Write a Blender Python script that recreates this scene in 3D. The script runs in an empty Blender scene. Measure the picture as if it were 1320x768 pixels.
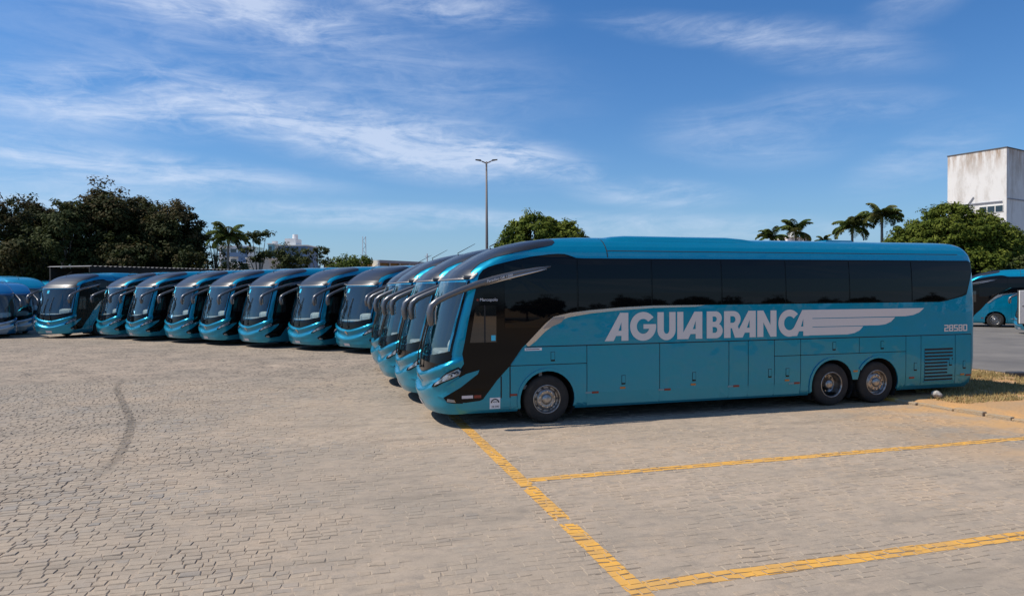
import bpy, bmesh, math, random
import numpy as np
from mathutils import Vector, Matrix, noise as mnoise
from mathutils.geometry import tessellate_polygon
R=math.radians
rng=random.Random(7)
nrs=np.random.RandomState(11)
scene=bpy.context.scene
col=scene.collection

# ------------------------------------------------------------------ camera
YAW=15.7                       # the camera looks 15.7 deg clockwise of +Y
cam_d=bpy.data.cameras.new('camera'); cam=bpy.data.objects.new('camera',cam_d); col.objects.link(cam)
cam.location=(0,0,2.8)
cam_d.sensor_width=36; cam_d.lens=24.0; cam_d.clip_start=.1; cam_d.clip_end=9000
PITCH=-0.77; ROLL=-0.29
cam.rotation_euler=(Matrix.Rotation(R(-YAW),4,'Z')@Matrix.Rotation(R(90+PITCH),4,'X')@Matrix.Rotation(R(ROLL),4,'Z')).to_euler()
scene.camera=cam

# ------------------------------------------------------------------ light and sky
SUN_EL=55.0; SUN_AZ=170.0      # world angle (from +X, counter-clockwise) the sun stands at
sd=Vector((math.cos(R(SUN_EL))*math.cos(R(SUN_AZ)),math.cos(R(SUN_EL))*math.sin(R(SUN_AZ)),math.sin(R(SUN_EL))))
sun_d=bpy.data.lights.new('sun','SUN'); sun=bpy.data.objects.new('sun',sun_d); col.objects.link(sun)
sun_d.energy=4.8; sun_d.angle=R(.53); sun_d.color=(1,.93,.83)
sun.rotation_euler=sd.to_track_quat('Z','Y').to_euler(); sun.location=(0,0,60)
world=bpy.data.worlds.new('World'); scene.world=world; world.use_nodes=True
wt=world.node_tree; wt.nodes.clear()
def wn(t,**k):
    n=wt.nodes.new(t)
    for a,b in k.items(): setattr(n,a,b)
    return n
def wl(a,b): wt.links.new(a,b)
def wmath(op,a,b=None,c=None,clamp=False):
    n=wn('ShaderNodeMath',operation=op,use_clamp=clamp)
    for i,v in enumerate((a,b,c)):
        if v is None: continue
        if isinstance(v,(int,float)): n.inputs[i].default_value=v
        else: wl(v,n.inputs[i])
    return n.outputs[0]
sky=wn('ShaderNodeTexSky',sky_type='NISHITA',sun_disc=False)
sky.sun_elevation=R(SUN_EL); sky.sun_rotation=R(90-SUN_AZ); sky.altitude=0; sky.air_density=1.0; sky.dust_density=1.1; sky.ozone_density=3.0
hs=wn('ShaderNodeHueSaturation'); hs.inputs['Saturation'].default_value=1.18; hs.inputs['Value'].default_value=1.0
wl(sky.outputs[0],hs.inputs['Color'])
# thin cirrus: streaked noise on a plane high overhead
geo=wn('ShaderNodeTexCoord'); sep=wn('ShaderNodeSeparateXYZ'); wl(geo.outputs['Generated'],sep.inputs[0])
zz=wmath('MAXIMUM',sep.outputs[2],0.0); den=wmath('ADD',zz,.12)
pxn=wmath('DIVIDE',sep.outputs[0],den); pyn=wmath('DIVIDE',sep.outputs[1],den)
cmb=wn('ShaderNodeCombineXYZ'); wl(pxn,cmb.inputs[0]); wl(pyn,cmb.inputs[1])
def streak(rot,sx,sy,scale,detail,rough,dist,loc=(0,0,0)):
    m=wn('ShaderNodeMapping'); m.inputs['Rotation'].default_value=(0,0,R(rot)); m.inputs['Scale'].default_value=(sx,sy,1); m.inputs['Location'].default_value=loc
    wl(cmb.outputs[0],m.inputs[0])
    n=wn('ShaderNodeTexNoise'); n.inputs['Scale'].default_value=scale; n.inputs['Detail'].default_value=detail; n.inputs['Roughness'].default_value=rough; n.inputs['Distortion'].default_value=dist
    wl(m.outputs[0],n.inputs['Vector']); return n.outputs['Fac']
def ramp(v,a,b):
    n=wn('ShaderNodeMapRange',interpolation_type='SMOOTHSTEP'); n.inputs[1].default_value=a; n.inputs[2].default_value=b; wl(v,n.inputs[0]); return n.outputs[0]
# cirrus banks at their compass bearing and height (radians): bearing, elevation, half length, half width, tilt (deg), density
cy_,sy_=math.cos(R(YAW)),math.sin(R(YAW))
lat=wmath('ADD',wmath('MULTIPLY',sep.outputs[0],cy_),wmath('MULTIPLY',sep.outputs[1],-sy_))
dep=wmath('ADD',wmath('MULTIPLY',sep.outputs[0],sy_),wmath('MULTIPLY',sep.outputs[1],cy_))
azn=wmath('ARCTAN2',lat,dep); eln=wmath('ARCSINE',sep.outputs[2])
ae=wn('ShaderNodeCombineXYZ'); wl(azn,ae.inputs[0]); wl(eln,ae.inputs[1])
def aenoise(rot,sx,sy,scale,detail,rough,dist,loc=(0,0,0)):
    m=wn('ShaderNodeMapping'); m.inputs['Rotation'].default_value=(0,0,R(rot)); m.inputs['Scale'].default_value=(sx,sy,1); m.inputs['Location'].default_value=loc; wl(ae.outputs[0],m.inputs[0])
    n=wn('ShaderNodeTexNoise'); n.inputs['Scale'].default_value=scale; n.inputs['Detail'].default_value=detail; n.inputs['Roughness'].default_value=rough; n.inputs['Distortion'].default_value=dist
    wl(m.outputs[0],n.inputs['Vector']); return n.outputs['Fac']
def bank(az,el,hl,hw,tilt,dens):
    m=wn('ShaderNodeMapping',vector_type='TEXTURE'); m.inputs['Location'].default_value=(az,el,0); m.inputs['Rotation'].default_value=(0,0,R(tilt)); m.inputs['Scale'].default_value=(hl,hw,1); wl(ae.outputs[0],m.inputs[0])
    g=wn('ShaderNodeTexGradient',gradient_type='SPHERICAL'); wl(m.outputs[0],g.inputs[0]); return wmath('MULTIPLY',ramp(g.outputs['Fac'],0,.75),dens)
banks=[(-.16,.205,.34,.060,-7,1.15),(-.52,.235,.26,.060,3,.95),(.02,.185,.16,.026,-12,.8),(-.45,.375,.34,.050,-5,.95),(-.12,.395,.22,.040,-6,.8),(-.50,.160,.34,.030,-4,.75),(-.20,.105,.34,.026,-1,.75),(.22,.085,.34,.030,-2,.6),
       (.28,.345,.22,.028,-9,.42),(.42,.310,.18,.045,-14,.38),(.33,.205,.18,.055,-6,.36),(.20,.135,.16,.030,-5,.6),(.56,.37,.12,.055,30,.45),(.54,.16,.12,.045,20,.36),(.46,.235,.16,.035,-8,.32),(-.30,.30,.5,.12,-4,.42),(-.62,.12,.30,.07,0,.5)]
acc=None
for bk in banks:
    v=bank(*bk); acc=v if acc is None else wmath('ADD',acc,v)
d1=aenoise(-6,1.0,5.5,4.5,11,.62,.9,(1.3,.4,0)); d2=aenoise(-14,1.4,4.0,13,8,.68,.7,(.2,3.1,0))
det=wmath('ADD',wmath('MULTIPLY',ramp(d1,.30,.74),.75),wmath('MULTIPLY',ramp(d2,.35,.75),.35))
gen=streak(18,.34,1.5,1.5,9,.62,.7,(3.1,1.4,0)); behind=ramp(wmath('ABSOLUTE',azn),.75,1.1)
cloud=wmath('MINIMUM',wmath('ADD',wmath('MULTIPLY',wmath('MULTIPLY',acc,det),.74),wmath('MULTIPLY',wmath('MULTIPLY',ramp(gen,.46,.80),behind),.6)),.62)
haze=wmath('MULTIPLY',wmath('EXPONENT',wmath('MULTIPLY',zz,-10.)),.80)
cmix=wn('ShaderNodeMixRGB')
hzm=wn('ShaderNodeMixRGB'); hzm.inputs[2].default_value=(4.5,6.3,8.5,1); wl(haze,hzm.inputs[0])
gain=wn('ShaderNodeMixRGB',blend_type='MULTIPLY'); gain.inputs[0].default_value=1; gain.inputs[2].default_value=(.66,1.04,1.36,1); wl(hs.outputs[0],gain.inputs[1]); wl(gain.outputs[0],hzm.inputs[1]); wl(cloud,cmix.inputs[0]); wl(hzm.outputs[0],cmix.inputs[1]); cmix.inputs[2].default_value=(8.2,9.0,10.6,1)
bg=wn('ShaderNodeBackground'); bg.inputs['Strength'].default_value=0.088; wl(cmix.outputs[0],bg.inputs[0])
wo=wn('ShaderNodeOutputWorld'); wl(bg.outputs[0],wo.inputs[0])
scene.view_settings.view_transform='Standard'; scene.view_settings.look='None'; scene.view_settings.gamma=1; scene.view_settings.use_curve_mapping=False
scene.view_settings.exposure=0.12

# ------------------------------------------------------------------ materials
MATS={}
def pbr(name,color,rough=.6,metal=0.,coat=0.,spec=.5,vary=.0,vscale=3.,bump=0.,bscale=30.,color2=None,trans=0.,emit=None):
    m=bpy.data.materials.new(name); m.use_nodes=True; nt=m.node_tree; b=nt.nodes['Principled BSDF']
    b.inputs['Base Color'].default_value=(*color,1); b.inputs['Roughness'].default_value=rough; b.inputs['Metallic'].default_value=metal
    b.inputs['Coat Weight'].default_value=coat; b.inputs['Coat Roughness'].default_value=.03; b.inputs['Specular IOR Level'].default_value=spec
    if color2 or vary:
        tc=nt.nodes.new('ShaderNodeTexCoord'); n=nt.nodes.new('ShaderNodeTexNoise'); n.inputs['Scale'].default_value=vscale; n.inputs['Detail'].default_value=6; n.inputs['Roughness'].default_value=.65
        nt.links.new(tc.outputs['Object'],n.inputs['Vector'])
        c2=color2 or tuple(c*(1-vary) for c in color)
        mr=nt.nodes.new('ShaderNodeMapRange'); mr.inputs[1].default_value=.35; mr.inputs[2].default_value=.65; nt.links.new(n.outputs['Fac'],mr.inputs[0])
        mx=nt.nodes.new('ShaderNodeMixRGB'); mx.inputs[1].default_value=(*color,1); mx.inputs[2].default_value=(*c2,1); nt.links.new(mr.outputs[0],mx.inputs[0]); nt.links.new(mx.outputs[0],b.inputs['Base Color'])
    if bump:
        tc=nt.nodes.new('ShaderNodeTexCoord'); n=nt.nodes.new('ShaderNodeTexNoise'); n.inputs['Scale'].default_value=bscale; n.inputs['Detail'].default_value=5
        nt.links.new(tc.outputs['Object'],n.inputs['Vector']); bp=nt.nodes.new('ShaderNodeBump'); bp.inputs['Strength'].default_value=bump; bp.inputs['Distance'].default_value=.05
        nt.links.new(n.outputs['Fac'],bp.inputs['Height']); nt.links.new(bp.outputs[0],b.inputs['Normal'])
    MATS[name]=m; return m
def paint_mat(name,color,dust=(.30,.25,.19)):
    """metallic body paint under clear coat, road dust towards the skirt"""
    m=pbr(name,color,rough=.30,metal=.55,coat=.60,spec=.2); nt=m.node_tree; b=nt.nodes['Principled BSDF']
    tc=nt.nodes.new('ShaderNodeTexCoord'); sp=nt.nodes.new('ShaderNodeSeparateXYZ'); nt.links.new(tc.outputs['Object'],sp.inputs[0])
    mr=nt.nodes.new('ShaderNodeMapRange'); mr.inputs[1].default_value=1.5; mr.inputs[2].default_value=.3; mr.inputs[3].default_value=0; mr.inputs[4].default_value=.14; nt.links.new(sp.outputs[2],mr.inputs[0])
    n=nt.nodes.new('ShaderNodeTexNoise'); n.inputs['Scale'].default_value=1.6; n.inputs['Detail'].default_value=8; n.inputs['Roughness'].default_value=.7; nt.links.new(tc.outputs['Object'],n.inputs['Vector'])
    mu=nt.nodes.new('ShaderNodeMath'); mu.operation='MULTIPLY'; nt.links.new(mr.outputs[0],mu.inputs[0]); nt.links.new(n.outputs['Fac'],mu.inputs[1])
    mx=nt.nodes.new('ShaderNodeMixRGB'); mx.inputs[1].default_value=(*color,1); mx.inputs[2].default_value=(*dust,1); nt.links.new(mu.outputs[0],mx.inputs[0]); nt.links.new(mx.outputs[0],b.inputs['Base Color'])
    # gentle waviness of the sheet metal
    n2=nt.nodes.new('ShaderNodeTexNoise'); n2.inputs['Scale'].default_value=1.3; n2.inputs['Detail'].default_value=2; nt.links.new(tc.outputs['Object'],n2.inputs['Vector'])
    bp=nt.nodes.new('ShaderNodeBump'); bp.inputs['Strength'].default_value=.45; bp.inputs['Distance'].default_value=.06; nt.links.new(n2.outputs['Fac'],bp.inputs['Height'])
    nt.links.new(bp.outputs[0],b.inputs['Coat Normal']); nt.links.new(bp.outputs[0],b.inputs['Normal'])
    return m
paint_mat('paint',(.0,.245,.385))
pbr('cap_black',(.014,.015,.018),rough=.40,coat=.35,spec=.4)
pbr('black_gloss',(.0035,.0035,.004),rough=.08,spec=.22)
pbr('tint_glass',(.002,.0025,.0035),rough=.02,spec=.27,bump=.004,bscale=1.1)
pbr('driver_glass',(.012,.014,.015),rough=.03,spec=.9)
pbr('rubber',(.012,.012,.012),rough=.75)
pbr('tyre',(.013,.0125,.012),rough=.85,color2=(.030,.026,.022),vscale=5)
pbr('chrome',(.55,.53,.51),rough=.22,metal=1.)
pbr('header_metal',(.22,.20,.19),rough=.5,metal=.7)
pbr('rim',(.42,.41,.40),rough=.33,metal=.9,color2=(.20,.18,.16),vscale=9)
pbr('rim_dark',(.03,.03,.03),rough=.6)
pbr('silver_decal',(.66,.62,.59),rough=.45,spec=.3)
pbr('white_decal',(.72,.72,.74),rough=.5)
pbr('dark_print',(.02,.015,.02),rough=.6)
pbr('graphite',(.13,.13,.135),rough=.32,metal=.6,coat=.3)
pbr('lamp_glass',(.26,.27,.28),rough=.06,metal=.35,coat=1.)
pbr('reflector_red',(.20,.022,.012),rough=.25)
pbr('reflector_amber',(.45,.15,.02),rough=.25)
pbr('reflector_pale',(.14,.25,.29),rough=.4)
pbr('plate',(.62,.56,.56),rough=.5)
pbr('seat_cloth',(.12,.13,.15),rough=.9)
pbr('dash',(.20,.20,.19),rough=.85,color2=(.32,.32,.30),vscale=4)
pbr('dash_sunlit',(.46,.49,.45),rough=.8,color2=(.28,.30,.28),vscale=4)  # paler copy of the dash, sunlight put into its colour
pbr('liner',(.16,.17,.175),rough=.9)
pbr('cyan_sticker',(.05,.50,.70),rough=.4)
pbr('under',(.010,.010,.010),rough=.9)
def glass_mat():
    m=bpy.data.materials.new('windscreen_glass'); m.use_nodes=True; nt=m.node_tree; nt.nodes.clear()
    t=nt.nodes.new('ShaderNodeBsdfTransparent'); t.inputs[0].default_value=(.80,.87,.88,1)
    g=nt.nodes.new('ShaderNodeBsdfGlossy'); g.inputs['Roughness'].default_value=.015; g.inputs[0].default_value=(.86,.98,.96,1)
    fr=nt.nodes.new('ShaderNodeFresnel'); ge=nt.nodes.new('ShaderNodeNewGeometry'); ir=nt.nodes.new('ShaderNodeMapRange'); ir.inputs[3].default_value=1.6; ir.inputs[4].default_value=1/1.6
    nt.links.new(ge.outputs['Backfacing'],ir.inputs[0]); nt.links.new(ir.outputs[0],fr.inputs[0])   # a thin pane: same reflection from both sides
    ad=nt.nodes.new('ShaderNodeMath'); ad.operation='MULTIPLY_ADD'; ad.inputs[1].default_value=1.15; ad.inputs[2].default_value=.035; ad.use_clamp=True; nt.links.new(fr.outputs[0],ad.inputs[0])
    mx=nt.nodes.new('ShaderNodeMixShader'); nt.links.new(ad.outputs[0],mx.inputs[0]); nt.links.new(t.outputs[0],mx.inputs[1]); nt.links.new(g.outputs[0],mx.inputs[2])
    o=nt.nodes.new('ShaderNodeOutputMaterial'); nt.links.new(mx.outputs[0],o.inputs[0]); MATS['glass']=m
glass_mat()

# ------------------------------------------------------------------ object helpers
def mesh_obj(name,verts,faces,mat,parent=None,smooth=False,shift=(0,0,0)):
    me=bpy.data.meshes.new(name)
    if shift!=(0,0,0): verts=[(v[0]+shift[0],v[1]+shift[1],v[2]+shift[2]) for v in verts]
    me.from_pydata([tuple(v) for v in verts],[],[tuple(f) for f in faces]); me.update()
    if smooth: me.polygons.foreach_set('use_smooth',[True]*len(me.polygons))
    if mat is not None: me.materials.append(MATS[mat] if isinstance(mat,str) else mat)
    o=bpy.data.objects.new(name,me); col.objects.link(o)
    if parent: o.parent=parent
    return o
def bm_obj(name,bm,mat,parent=None,smooth=False,shift=(0,0,0)):
    if shift!=(0,0,0): bmesh.ops.translate(bm,verts=bm.verts,vec=shift)
    me=bpy.data.meshes.new(name); bm.to_mesh(me); bm.free()
    if smooth: me.polygons.foreach_set('use_smooth',[True]*len(me.polygons))
    if mat is not None: me.materials.append(MATS[mat] if isinstance(mat,str) else mat)
    o=bpy.data.objects.new(name,me); col.objects.link(o)
    if parent: o.parent=parent
    return o
def empty(name,loc=(0,0,0),rz=0,parent=None):
    o=bpy.data.objects.new(name,None); col.objects.link(o); o.location=loc; o.rotation_euler=(0,0,rz); o.empty_display_size=.3
    if parent: o.parent=parent
    return o
def tag(o,label,cat,group=None):
    o['label']=label; o['category']=cat
    if group: o['group']=group
    return o
def struct(o,label=None,kind='structure'):
    o['kind']=kind
    if label: o['label']=label
    return o
def boxv(x0,x1,y0,y1,z0,z1):
    v=[(x0,y0,z0),(x1,y0,z0),(x1,y1,z0),(x0,y1,z0),(x0,y0,z1),(x1,y0,z1),(x1,y1,z1),(x0,y1,z1)]
    f=[(0,3,2,1),(4,5,6,7),(0,1,5,4),(1,2,6,5),(2,3,7,6),(3,0,4,7)]
    return v,f
def box(name,x0,x1,y0,y1,z0,z1,mat,parent=None,bevel=0.,shift=(0,0,0)):
    v,f=boxv(x0,x1,y0,y1,z0,z1)
    bm=bmesh.new(); vs=[bm.verts.new(p) for p in v]
    for q in f: bm.faces.new([vs[i] for i in q])
    if bevel: bmesh.ops.bevel(bm,geom=bm.edges[:],offset=bevel,segments=2,affect='EDGES',profile=.5)
    return bm_obj(name,bm,mat,parent,False,shift)
def tube(path,rad,n=8,caps=True):
    """rad: list of (ru,rv) or floats; returns verts, faces"""
    P=[Vector(p) for p in path]; V=[];F=[]
    for i,p in enumerate(P):
        t=(P[min(i+1,len(P)-1)]-P[max(i-1,0)]).normalized()
        up=Vector((0,0,1)) if abs(t.z)<.93 else Vector((-1,0,0))
        u=t.cross(up).normalized(); w=u.cross(t).normalized()
        r=rad[i] if isinstance(rad,(list,tuple)) else rad
        ru,rv=(r,r) if isinstance(r,(int,float)) else r
        for k in range(n):
            a=2*math.pi*k/n; V.append(tuple(p+u*(ru*math.cos(a))+w*(rv*math.sin(a))))
    for i in range(len(P)-1):
        for k in range(n):
            a=i*n+k;b=i*n+(k+1)%n; F.append((a,b,b+n,a+n))
    if caps: F.append(tuple(range(n-1,-1,-1))); F.append(tuple(range((len(P)-1)*n,len(P)*n)))
    return V,F
def tube_obj(name,path,rad,mat,parent=None,n=8,smooth=True,shift=(0,0,0)):
    v,f=tube(path,rad,n); return mesh_obj(name,v,f,mat,parent,smooth,shift)
def lathe(profile,n=32,cy=0.,axis='y'):
    """profile: (axial, radius) pairs revolved round the y axis"""
    V=[];F=[]
    for (a,r) in profile:
        for k in range(n):
            t=2*math.pi*k/n; V.append((r*math.cos(t),a+cy,r*math.sin(t)))
    for i in range(len(profile)-1):
        for k in range(n):
            p=i*n+k;q=i*n+(k+1)%n; F.append((p,q,q+n,p+n))
    return V,F

SN=2.6; RF=0.62; RR=0.22
_t=np.linspace(0,math.pi/2,400)
_a=1-np.cos(_t)**(2/SN); _b=np.sin(_t)**(2/SN)
_s=np.concatenate([[0],np.cumsum(np.hypot(np.diff(_a*RF),np.diff(_b*1.29)))])
LC=float(_s[-1])
XFZ=[.28,.42,.62,.90,1.06,1.30,1.70,2.20,2.65,2.92,3.00,3.08,3.20,3.38,3.54,3.66,3.76,3.83,3.89,3.93,3.95]
XFX=[.20,.125,.095,.10,.105,.125,.20,.335,.475,.57,.61,.67,.79,1.06,1.34,1.60,1.93,2.26,2.70,3.30,4.10]
WZ=[.28,.36,.50,.80,2.30,2.80,3.20,3.45,3.58,3.70,3.80,3.88,3.92,3.95]
WW=[1.23,1.27,1.29,1.30,1.30,1.29,1.265,1.235,1.19,1.10,.98,.80,.62,.30]
XRZ=[.28,.40,.60,1.0,2.3,3.0,3.4,3.6,3.75,3.85,3.95]
XRX=[13.86,13.95,14.02,14.06,14.06,14.04,14.02,14.01,13.99,13.95,13.82]
def sm(t):
    t=max(0.,min(1.,t)); return t*t*(3-2*t)
def xf(z): return float(np.interp(z,XFZ,XFX))
def wz(z): return float(np.interp(z,WZ,WW))
def xr(z): return float(np.interp(z,XRZ,XRX))
def zc1(q): return 1.04+.30*(abs(q)/1.3)**1.7
def zc2(q): return .70+.36*(abs(q)/1.3)**1.7
def relief(q,z):
    fade=1-sm((q-1.30)/.35)
    d=.070*sm((zc1(q)-z)/.06)-.085*sm((zc1(q)-.08-z)/.16)+.100*sm((zc2(q)-z)/.06)-.045*sm((zc2(q)-.08-z)/.25)
    return d*fade
def surf(q,z,s=-1,off=0.):
    """bus-local point; q unwrapped distance from the front centre line, s=-1 left side"""
    X=xf(z);W=wz(z);R=RF
    if q<LC:
        a=float(np.interp(q,_s,_a));b=float(np.interp(q,_s,_b))
        n=np.array([-(max(1-a,0))**(SN-1)/R,b**(SN-1)/W]);n/=np.linalg.norm(n)
        d=relief(q,z)+off
        return (X+R*a+n[0]*d, s*(W*b+n[1]*d), z)
    x=X+R+(q-LC)
    return sidept(x,z,s,off+relief(q,z))
def sidept(x,z,s=-1,off=0.):
    W=wz(z);e=xr(z)-RR
    if x>e:
        t=min((x-e)/RR,.999); W=W*(1-t**SN)**(1/SN)
    return (x,s*(W+off),z)
def xq(x,z):
    """side view x at height z -> q"""
    a=(x-xf(z))/RF
    if a<0: return 0.
    if a<1: return float(np.interp(a,_a,_s))
    return x-xf(z)-RF+LC

# ------------------------------------------------------------------ coach: fill a 2-D outline and lay it on the body surface
SH=(-7.0,0,0)                   # meshes are stored about the coach's middle
def fill2d(poly,holes=(),du=.15,dv=.12,ulines=None,vlines=None):
    """triangulated filling of an outline, cut along a grid; returns bmesh in (u,v)"""
    bm=bmesh.new()
    loops=[poly]+list(holes); edges=[]
    for lp in loops:
        vs=[bm.verts.new((p[0],p[1],0)) for p in lp]
        for i in range(len(vs)): edges.append(bm.edges.new((vs[i],vs[(i+1)%len(vs)])))
    bm.verts.ensure_lookup_table(); flat=[p for lp in loops for p in lp]
    for t in tessellate_polygon([[Vector((p[0],p[1],0)) for p in lp] for lp in loops]):
        try: bm.faces.new([bm.verts[i] for i in t])
        except ValueError: pass
    us=[p[0] for p in poly]; vs_=[p[1] for p in poly]
    ul=ulines if ulines is not None else list(np.arange(math.ceil(min(us)/du)*du,max(us),du)) if du else []
    vl=vlines if vlines is not None else list(np.arange(math.ceil(min(vs_)/dv)*dv,max(vs_),dv)) if dv else []
    for u in ul: bmesh.ops.bisect_plane(bm,geom=bm.verts[:]+bm.edges[:]+bm.faces[:],plane_co=(u,0,0),plane_no=(1,0,0),dist=1e-5)
    for v in vl: bmesh.ops.bisect_plane(bm,geom=bm.verts[:]+bm.edges[:]+bm.faces[:],plane_co=(0,v,0),plane_no=(0,1,0),dist=1e-5)
    bmesh.ops.remove_doubles(bm,verts=bm.verts[:],dist=1e-5)
    return bm
def lay(name,poly,parent,mat,off=.004,thick=0.,s=-1,mode='x',holes=(),du=.15,dv=.12,ulines=None,vlines=None,smooth=True,both=False):
    """mode 'x': outline given in side view (x,z); mode 'q': unwrapped (q,z). both: mirrored across q=0"""
    if both: poly=poly+[(-p[0],p[1]) for p in reversed(poly) if abs(p[0])>1e-6]
    bm=fill2d(poly,holes,du,dv,ulines,vlines)
    def mp(u,v,o):
        if mode=='x':
            q=xq(u,v); 
            return surf(q,v,s,o)
        return surf(abs(u),v,(-1 if u>=0 else 1) if both else s,o)
    base=[(v.co.x,v.co.y) for v in bm.verts]
    bm.verts.index_update()
    bedges=[(e.verts[0].index,e.verts[1].index) for e in bm.edges if len(e.link_faces)==1] if thick else []
    verts=[mp(u,v,off) for u,v in base]; faces=[[v.index for v in f.verts] for f in bm.faces]; bm.free()
    # face direction: outward
    def outward(f):
        a,b,c=[Vector(verts[i]) for i in f[:3]]; n=(b-a).cross(c-a); ce=(a+b+c)/3
        return n.dot(ce-Vector((min(max(ce.x,2.2),12.8),0,min(ce.z,2.2))))>=0
    if faces:
        votes=sum(1 if outward(f) else -1 for f in faces)
        if votes<0: faces=[f[::-1] for f in faces]
    if thick:
        n0=len(verts); used={}
        for a,b in bedges:
            for i in (a,b):
                if i not in used: used[i]=len(verts); verts.append(mp(*base[i],off-thick))
            faces.append([a,b,used[b],used[a]])
    return mesh_obj(name,verts,faces,mat,parent,smooth and not thick,SH)

# outlines traced for the livery (side view, metres from the front / above ground)
CAPB=[(.95,3.13),(1.05,3.23),(1.18,3.33),(1.43,3.44),(1.76,3.525),(2.13,3.60),(2.47,3.67),(2.71,3.715),(2.80,3.78)]
ROOFE=[(1.07,2.99),(1.10,3.08),(1.18,3.18),(1.28,3.24),(1.43,3.29),(1.82,3.385),(2.21,3.465),(2.6,3.515),(2.80,3.53),(2.95,3.525),(3.06,3.495),(3.2,3.445),(3.35,3.435)]
BELT=[(6.22,2.42),(4.98,2.42),(4.19,2.39),(3.48,2.34),(3.02,2.29),(2.67,2.215),(2.49,2.08),(2.07,1.66)]
BELTB=[(6.0,2.385),(4.98,2.37),(4.19,2.33),(3.48,2.27),(3.01,2.20),(2.80,2.13),(2.60,1.99),(2.47,1.90),(2.28,1.72),(2.14,1.62)]
DIAG=[(1.99,1.59),(1.72,1.22),(1.45,.94),(1.16,.57),(1.09,.54),(.80,.515)]
WT=3.435; WB=2.42
ARCH=[(2.53,.5),(9.62,.5),(10.92,.5)]; AR=.60
def arch_arc(cx,r=AR,cz=.5,z0=.30,n=18):
    a0=math.asin((z0-cz)/r); pts=[]
    for i in range(n+1):
        a=math.pi-a0-(math.pi-2*a0)*i/n; pts.append((cx+r*math.cos(a),cz+r*math.sin(a)))
    return pts

def glyphs():
    """letter outlines with unit height: list of closed loops each"""
    def arc(cx,cy,rx,ry,a0,a1,n=14): return [(cx+rx*math.cos(R(a0+(a1-a0)*i/n)),cy+ry*math.sin(R(a0+(a1-a0)*i/n))) for i in range(n+1)]
    G={}
    G['A']=([[(0,0),(.34,0),(.43,.18),(.635,.18),(.635,0),(.90,0),(.90,1),(.585,1)],[(.52,.36),(.635,.36),(.635,.66)]],.90)
    g=arc(.51,.5,.51,.52,38,368,34)+[(.52,.575),(.52,.41),(.745,.41)]+arc(.51,.5,.25,.27,-22,-322,24)
    G['G']=([g],1.02)
    G['U']=([[(0,1),(0,.36)]+arc(.36,.36,.36,.38,180,360,18)+[(.72,1),(.47,1),(.47,.36)]+arc(.36,.36,.11,.15,0,-180,10)+[(.25,1)]],.72)
    G['I']=([[(0,0),(.25,0),(.25,1),(0,1)]],.25)
    G['B']=([[(0,0),(.38,0)]+arc(.38,.28,.27,.28,-90,62,12)+arc(.36,.745,.255,.255,-50,90,12)+[(0,1)],
             [(.24,.20),(.24,.42),(.33,.42)]+arc(.33,.31,.10,.11,90,-90,8)+[],[(.24,.61),(.24,.81),(.32,.81)]+arc(.32,.71,.09,.10,90,-90,8)],.66)
    G['R']=([[(0,0),(.25,0),(.25,.36),(.30,.36),(.42,0),(.70,0),(.53,.42)]+arc(.36,.70,.28,.30,-40,90,12)+[(0,1)],
             [(.24,.56),(.24,.81),(.33,.81)]+arc(.33,.685,.11,.125,90,-90,8)],.66)
    G['N']=([[(0,0),(.24,0),(.24,.55),(.52,0),(.76,0),(.76,1),(.52,1),(.52,.45),(.24,1),(0,1)]],.76)
    G['C']=([arc(.51,.5,.51,.52,42,318,30)+arc(.51,.5,.25,.27,318,42,24)],.90)
    return G
def seg_digit(d):
    t=.17;w=.62
    if d=='0': return [[(0,.06),(.06,0),(w-.06,0),(w,.06),(w,.94),(w-.06,1),(.06,1),(0,.94)],[(t,t),(w-t,t),(w-t,1-t),(t,1-t)]]
    if d=='8': return [[(0,.06),(.06,0),(w-.06,0),(w,.06),(w,.45),(w-.05,.5),(w,.55),(w,.94),(w-.06,1),(.06,1),(0,.94),(0,.55),(.05,.5),(0,.45)],[(t,t),(w-t,t),(w-t,.42),(t,.42)],[(t,.58),(w-t,.58),(w-t,1-t),(t,1-t)]]
    if d=='2': return [[(0,0),(w,0),(w,t),(t,t),(t,.42),(w-.06,.42),(w,.48),(w,.94),(w-.06,1),(0,1),(0,1-t),(w-t,1-t),(w-t,.58),(.06,.58),(0,.52)]]
    if d=='5': return [[(0,0),(w-.06,0),(w,.06),(w,.52),(w-.06,.58),(t,.58),(t,1-t),(w,1-t),(w,1),(0,1),(0,.42),(w-t,.42),(w-t,t),(0,t)]]
def print_loops(name,loops,parent,mat,off=.004,s=-1,ext=0.):
    """flat print on the coach side: loops in (x,z), holes by even-odd filling"""
    cu=bpy.data.curves.new(name,'CURVE'); cu.dimensions='2D'; cu.fill_mode='BOTH'
    for lp in loops:
        sp=cu.splines.new('POLY'); sp.points.add(len(lp)-1)
        for p,c in zip(sp.points,lp): p.co=(c[0],c[1],0,1)
        sp.use_cyclic_u=True
    o=bpy.data.objects.new(name+'_tmp',cu); col.objects.link(o)
    dg=bpy.context.evaluated_depsgraph_get(); me0=bpy.data.meshes.new_from_object(o.evaluated_get(dg))
    vs=[surf(xq(v.co.x,v.co.y),v.co.y,s,off) for v in me0.vertices]; fs=[list(p.vertices) for p in me0.polygons]
    bpy.data.objects.remove(o); bpy.data.curves.remove(cu); bpy.data.meshes.remove(me0)
    return mesh_obj(name,vs,fs,mat,parent,False,SH)
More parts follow.
